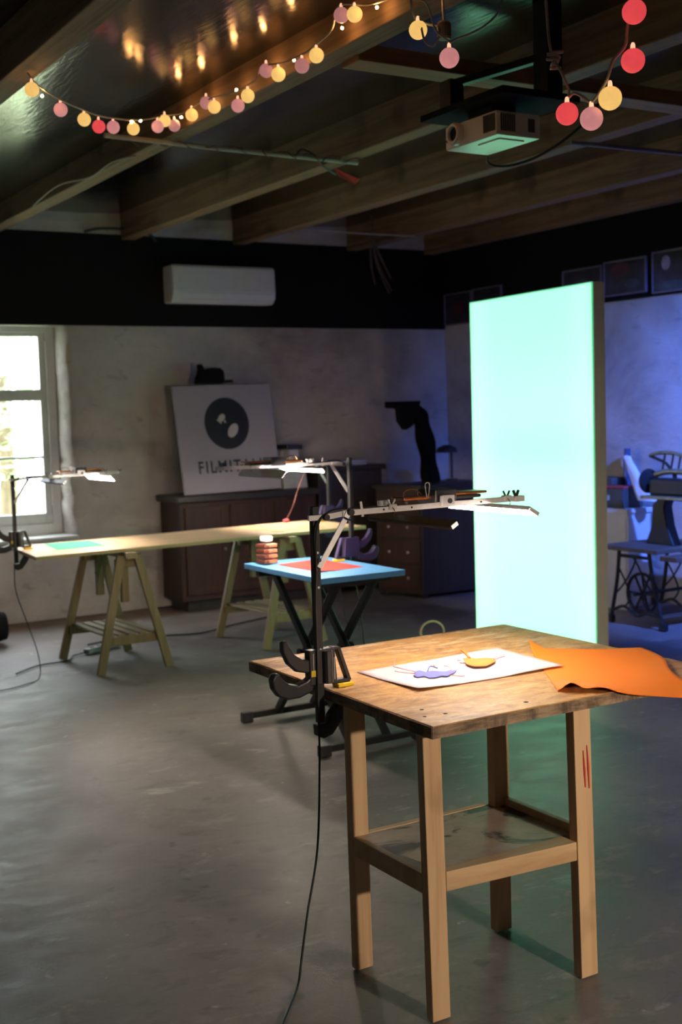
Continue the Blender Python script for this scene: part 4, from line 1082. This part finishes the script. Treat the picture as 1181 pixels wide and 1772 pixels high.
# projector under a black plate
t = thing('projector', 'white ceiling projector with round lens below a black plate', 'projector', (3.26, 4.11, 2.68))
body = MB().prism([(-.115, -.175), (.105, -.175), (.115, -.165), (.115, .165), (.105, .175), (-.105, .175), (-.115, .165)], 'z', 0, .095).build('housing', 'white_plastic', t, bevel=.006, seg=3)
MB().lathe([(.046, .0), (.046, -.022), (.040, -.030), (.031, -.030), (.029, -.012)], (-.114, .085, .050), 'x', 26).build('lens_ring', 'white_plastic', t)
MB().lathe([(.030, 0), (.022, -.006), (.008, -.009)], (-.132, .085, .050), 'x', 24).build('lens', 'lens', t)
MB().lathe([(.006, 0), (.006, -.004)], (-.114, .155, .036), 'x', 10).build('infrared_eye', 'black_plastic', t)
for k in range(9): MB().box(-.119, -.1145, -.165 + k * .0085, -.1605 + k * .0085, .018, .085).build('vent_slat', 'dark_box', t)
for k in range(7): MB().box(-.095 + k * .011, -.089 + k * .011, -.1785, -.1745, .016, .084).build('vent_slat', 'dark_box', t)
MB().box(.045, .078, -.178, -.1745, .022, .074).build('side_grille', 'dark_box', t)
MB().box(-.06, .07, -.12, .02, -.004, .0005).build('filter_cover', 'white_plastic', t, bevel=.002)
MB().box(-.15, .25, -.26, .30, .140, .168).build('mount_plate', 'black_paint', t, bevel=.003)
MB().box(-.06, .06, -.08, .08, .095, .141).build('mount_neck', 'black_metal', t)
MB().box(-.09, -.02, .16, .24, .168, .30).build('mount_post', 'black_metal', t, bevel=.003)
MB().box(.14, .22, -.19, -.10, .168, ZC - 2.68 - .002).build('mount_post', 'black_metal', t, bevel=.003)
MB().bar((-.055, .2, .285), (.18, -.145, .285 + .06), .04, .03).build('mount_bar', 'black_metal', t, bevel=.002)
MB().tube(smooth_path([(.10, .15, .02), (.15, .22, -.02), (.24, .2, -.03), (.33, .1, .0), (.42, -.02, .08), (.50, -.1, .2), (.6, -.1, .45), (.62, -.1, ZC - 2.69)], 6), .006, 7).build('power_lead', 'cord_black', t, smooth=True)
# pale conduit under the beams with a red cord wound about it
t = thing('conduit_pole', 'pale thin pole tied across the beams with red cord', 'pole', (3.1, 6.1, 3.03))
MB().tube([(-.78, -.03, .005), (-.2, 0, 0), (.78, .04, 0)], .013, 8).build('pole', 'cord_white', t)
q = [(-.72 + 1.5 * k / 46, (.018 if k % 6 < 4 else .05) * math.cos(k * 1.3), .016 * math.sin(k * 1.3) - (.02 if k % 11 == 5 else 0)) for k in range(47)]
MB().tube(q, .004, 5).build('tie_cord', 'cord_red', t)
MB().tube(smooth_path([(.35, 0, .0), (.40, .02, .04), (.48, .03, .02), (.55, .05, -.03), (.68, .12, -.06)], 5), .006, 6).build('loose_cord', 'cord_black', t)
MB().add([(.68, .13, -.02), (.92, .24, -.05), (.90, .26, -.075), (.72, .15, -.06)], [(0, 1, 2, 3)]).build('red_rag', 'red_paper', t, solid=.004)
tag(MB().tube([(4.70, 5.24, 3.036), (5.55, 5.20, 3.036), (6.2, 5.18, 3.036)], .012, 8).build('conduit_pole', 'frame_edge', loc=(5.4, 5.2, 3.03)), 'thin grey pole crossing the beams right of the projector', 'pole')
tag(MB().tube([(4.93, 8.57, 3.043), (5.4, 8.60, 3.040), (5.98, 8.60, 3.043)], .006, 6).build('white_cable', 'cord_white', loc=(5.4, 8.6, 3.04)), 'thin pale cable stretched below the beams near the corner', 'cable')
tag(MB().tube(smooth_path([(2.665, 6.5, 3.04), (2.64, 6.8, 3.06), (2.648, 7.2, 3.046), (2.62, 7.7, 3.08), (2.645, 8.3, 3.05)], 6), .005, 6).build('white_cable', 'cord_white', loc=(2.64, 7.3, 3.05)), 'thin pale wire running along the second beam', 'cable')
tag(MB().tube(smooth_path([(3.45, 9.56, 3.09), (3.6, 9.54, 3.12), (3.9, 9.54, 3.12), (4.02, 9.55, 3.08), (4.06, 9.57, 3.04)], 6), .012, 7).build('black_cable', 'cord_black', loc=(3.7, 9.55, 3.09)), 'black cable bowed over the top of the black band', 'cable')
# dry twigs hung near the corner
t = thing('dried_twigs', 'bundle of dry brown twigs hanging below the beams', 'twigs', (5.75, 8.9, 2.62))
for (a, b, c) in (((.0, 0, .43), (.05, .0, .2), (.16, 0, -.02)), ((.0, 0, .43), (.07, .02, .22), (.20, .02, .0)), ((-.02, 0, .42), (.0, .02, .2), (.02, .0, .05)), ((.01, 0, .42), (.09, -.01, .25), (.17, -.02, .1)), ((0, 0, .71), (.003, 0, .55), (0, 0, .42))):
    MB().tube(smooth_path([a, b, c], 5), [.010] * 6 + [.006] * 5, 6).build('twig', 'old_board', t)

# ================================================================== FLOOR CLUTTER AND THE BLUE LAMP
tag(MB().tube([(4.83 + .075 * math.cos(k * PI / 16), 6.85 - .03 * math.cos(k * PI / 16), .079 + .072 * math.sin(k * PI / 16)) for k in range(33)], .007, 7).build('hoop', 'rail_wood', loc=(4.83, 6.85, 0)), 'small pale hoop standing on the floor behind the workbench', 'hoop')
t = thing('duffel_bag', 'black bag on the floor cut by the left picture edge', 'bag', (2.25, 8.86, 0))
MB().lathe([(.02, -.22), (.10, -.21), (.125, -.1), (.125, .1), (.10, .21), (.02, .22)], (0, 0, .125), 'x', 18).build('bag_body', 'black_cloth', t, smooth=True)
MB().tube(smooth_path([(-.08, -.06, .23), (-.05, -.07, .31), (.05, -.07, .31), (.08, -.06, .23)], 5), .010, 6).build('handle', 'black_cloth', t)
tag(MB().tube(smooth_path([(2.9, 8.35, .006), (3.2, 8.45, .006), (3.5, 8.32, .006), (3.75, 8.25, .006), (4.1, 8.42, .006), (4.6, 8.6, .006)], 7), .006, 6).build('floor_cable', 'cord_black', loc=(3.7, 8.4, 0)), 'black cable on the floor between the two trestles', 'cable')
t = thing('power_strip', 'grey power strip lying under the slatted trestle shelf', 'power strip', (2.92, 8.12, 0)); t.rotation_euler = (0, 0, .5)
MB().box(-.16, .16, -.028, .028, .001, .036).build('strip_body', 'grey_plastic', t, bevel=.006)
for x in (-.1, -.03, .04, .11): MB().lathe([(.018, .034), (.018, .0375)], (x, 0, 0), 'z', 12).build('socket', 'dark_box', t)
MB().tube(smooth_path([(-.16, 0, .015), (-.26, .03, .006), (-.4, -.05, .006), (-.6, .02, .006), (-.85, -.03, .006)], 6), .005, 6).build('lead', 'cord_black', t)

# blue stage lamp hung from a beam beyond the right picture edge
t = thing('stage_lamp', 'blue stage lamp hung from a beam near the right wall', 'lamp', (5.99, 4.4, 2.72))
dirv = (Vector((6.92, 6.7, .75)) - Vector((5.99, 4.4, 2.72))).normalized()
mt = dirv.to_track_quat('-Z', 'Y').to_matrix().to_4x4()
MB().lathe([(.05, .16), (.10, .12), (.12, 0), (.12, -.12), (.115, -.12), (.112, -.02)], (0, 0, 0), 'z', 22).xf(mt).build('lamp_can', 'black_metal', t)
MB().lathe([(.11, -.018), (.11, -.024)], (0, 0, 0), 'z', 22).xf(mt).build('lens', 'blue_lens', t)
MB().bar((-.14, 0, 0), (-.14, 0, .26), .012, .03).bar((.14, 0, 0), (.14, 0, .26), .012, .03).bar((-.146, 0, .255), (.146, 0, .255), .03, .012).build('yoke', 'black_metal', t)
MB().box(-.02, .02, -.02, .02, .26, .3295).build('hook', 'black_metal', t)
for sx_ in (-1, 1):  # unseen flaps, added to keep the blue beam off the back wall
    xa, xb = sx_ * .118, sx_ * (.085 if sx_ < 0 else .30)
    MB().hexa([(xa - .003, -.12, -.12), (xa + .003, -.12, -.12), (xb + .003, -.24, -.47), (xb - .003, -.24, -.47)], [(xa - .003, .12, -.12), (xa + .003, .12, -.12), (xb + .003, .24, -.47), (xb - .003, .24, -.47)]).xf(mt).build('added_barn_door', 'black_paint', t)
ld = bpy.data.lights.new('blue_beam', 'SPOT'); ld.energy = BLUE_WATTS; ld.color = (.085, .20, 1.0); ld.spot_size = math.radians(84); ld.spot_blend = 1.0; ld.shadow_soft_size = .05
lo = bpy.data.objects.new('blue_beam', ld); COL.objects.link(lo); lo.parent = t
lo.matrix_local = mt @ Matrix.Translation((0, 0, -.13))

# lamp on a tripod behind the camera, turned to the workbench
t = thing('work_lamp', 'warm work lamp on a tripod behind the viewpoint', 'lamp', (2.25, -.4, 0))
MB().tube([(0, 0, .25), (0, 0, 1.2)], .014, 10).build('pole', 'black_metal', t)
for k in range(3):
    a = k * 2 * PI / 3; MB().bar((0, 0, .5), (.34 * math.cos(a), .34 * math.sin(a), .012), .02, .02).build('leg', 'black_metal', t)
dirv = (Vector((2.75, 3.0, .35)) - Vector((2.25, -.4, 1.3))).normalized()
mt = Matrix.Translation((0, 0, 1.3)) @ dirv.to_track_quat('-Z', 'Y').to_matrix().to_4x4()
MB().lathe([(.03, .14), (.05, .10), (.09, 0), (.105, -.05), (.10, -.05), (.085, .0)], (0, 0, 0), 'z', 22).xf(mt).build('reflector', 'aluminium', t)
MB().ball((0, 0, 0), .03, 14, 8).xf(mt).build('bulb', 'socket', t)
MB().bar((0, 0, 1.2), (0, -.05, 1.33), .02, .02).build('bracket', 'black_metal', t)
ld = bpy.data.lights.new('work_beam', 'SPOT'); ld.energy = WORK_WATTS; ld.color = (1.0, .80, .60); ld.spot_size = math.radians(66); ld.spot_blend = 1.0; ld.shadow_soft_size = .05
lo = bpy.data.objects.new('work_beam', ld); COL.objects.link(lo); lo.parent = t
lo.matrix_local = mt @ Matrix.Translation((0, 0, -.06))
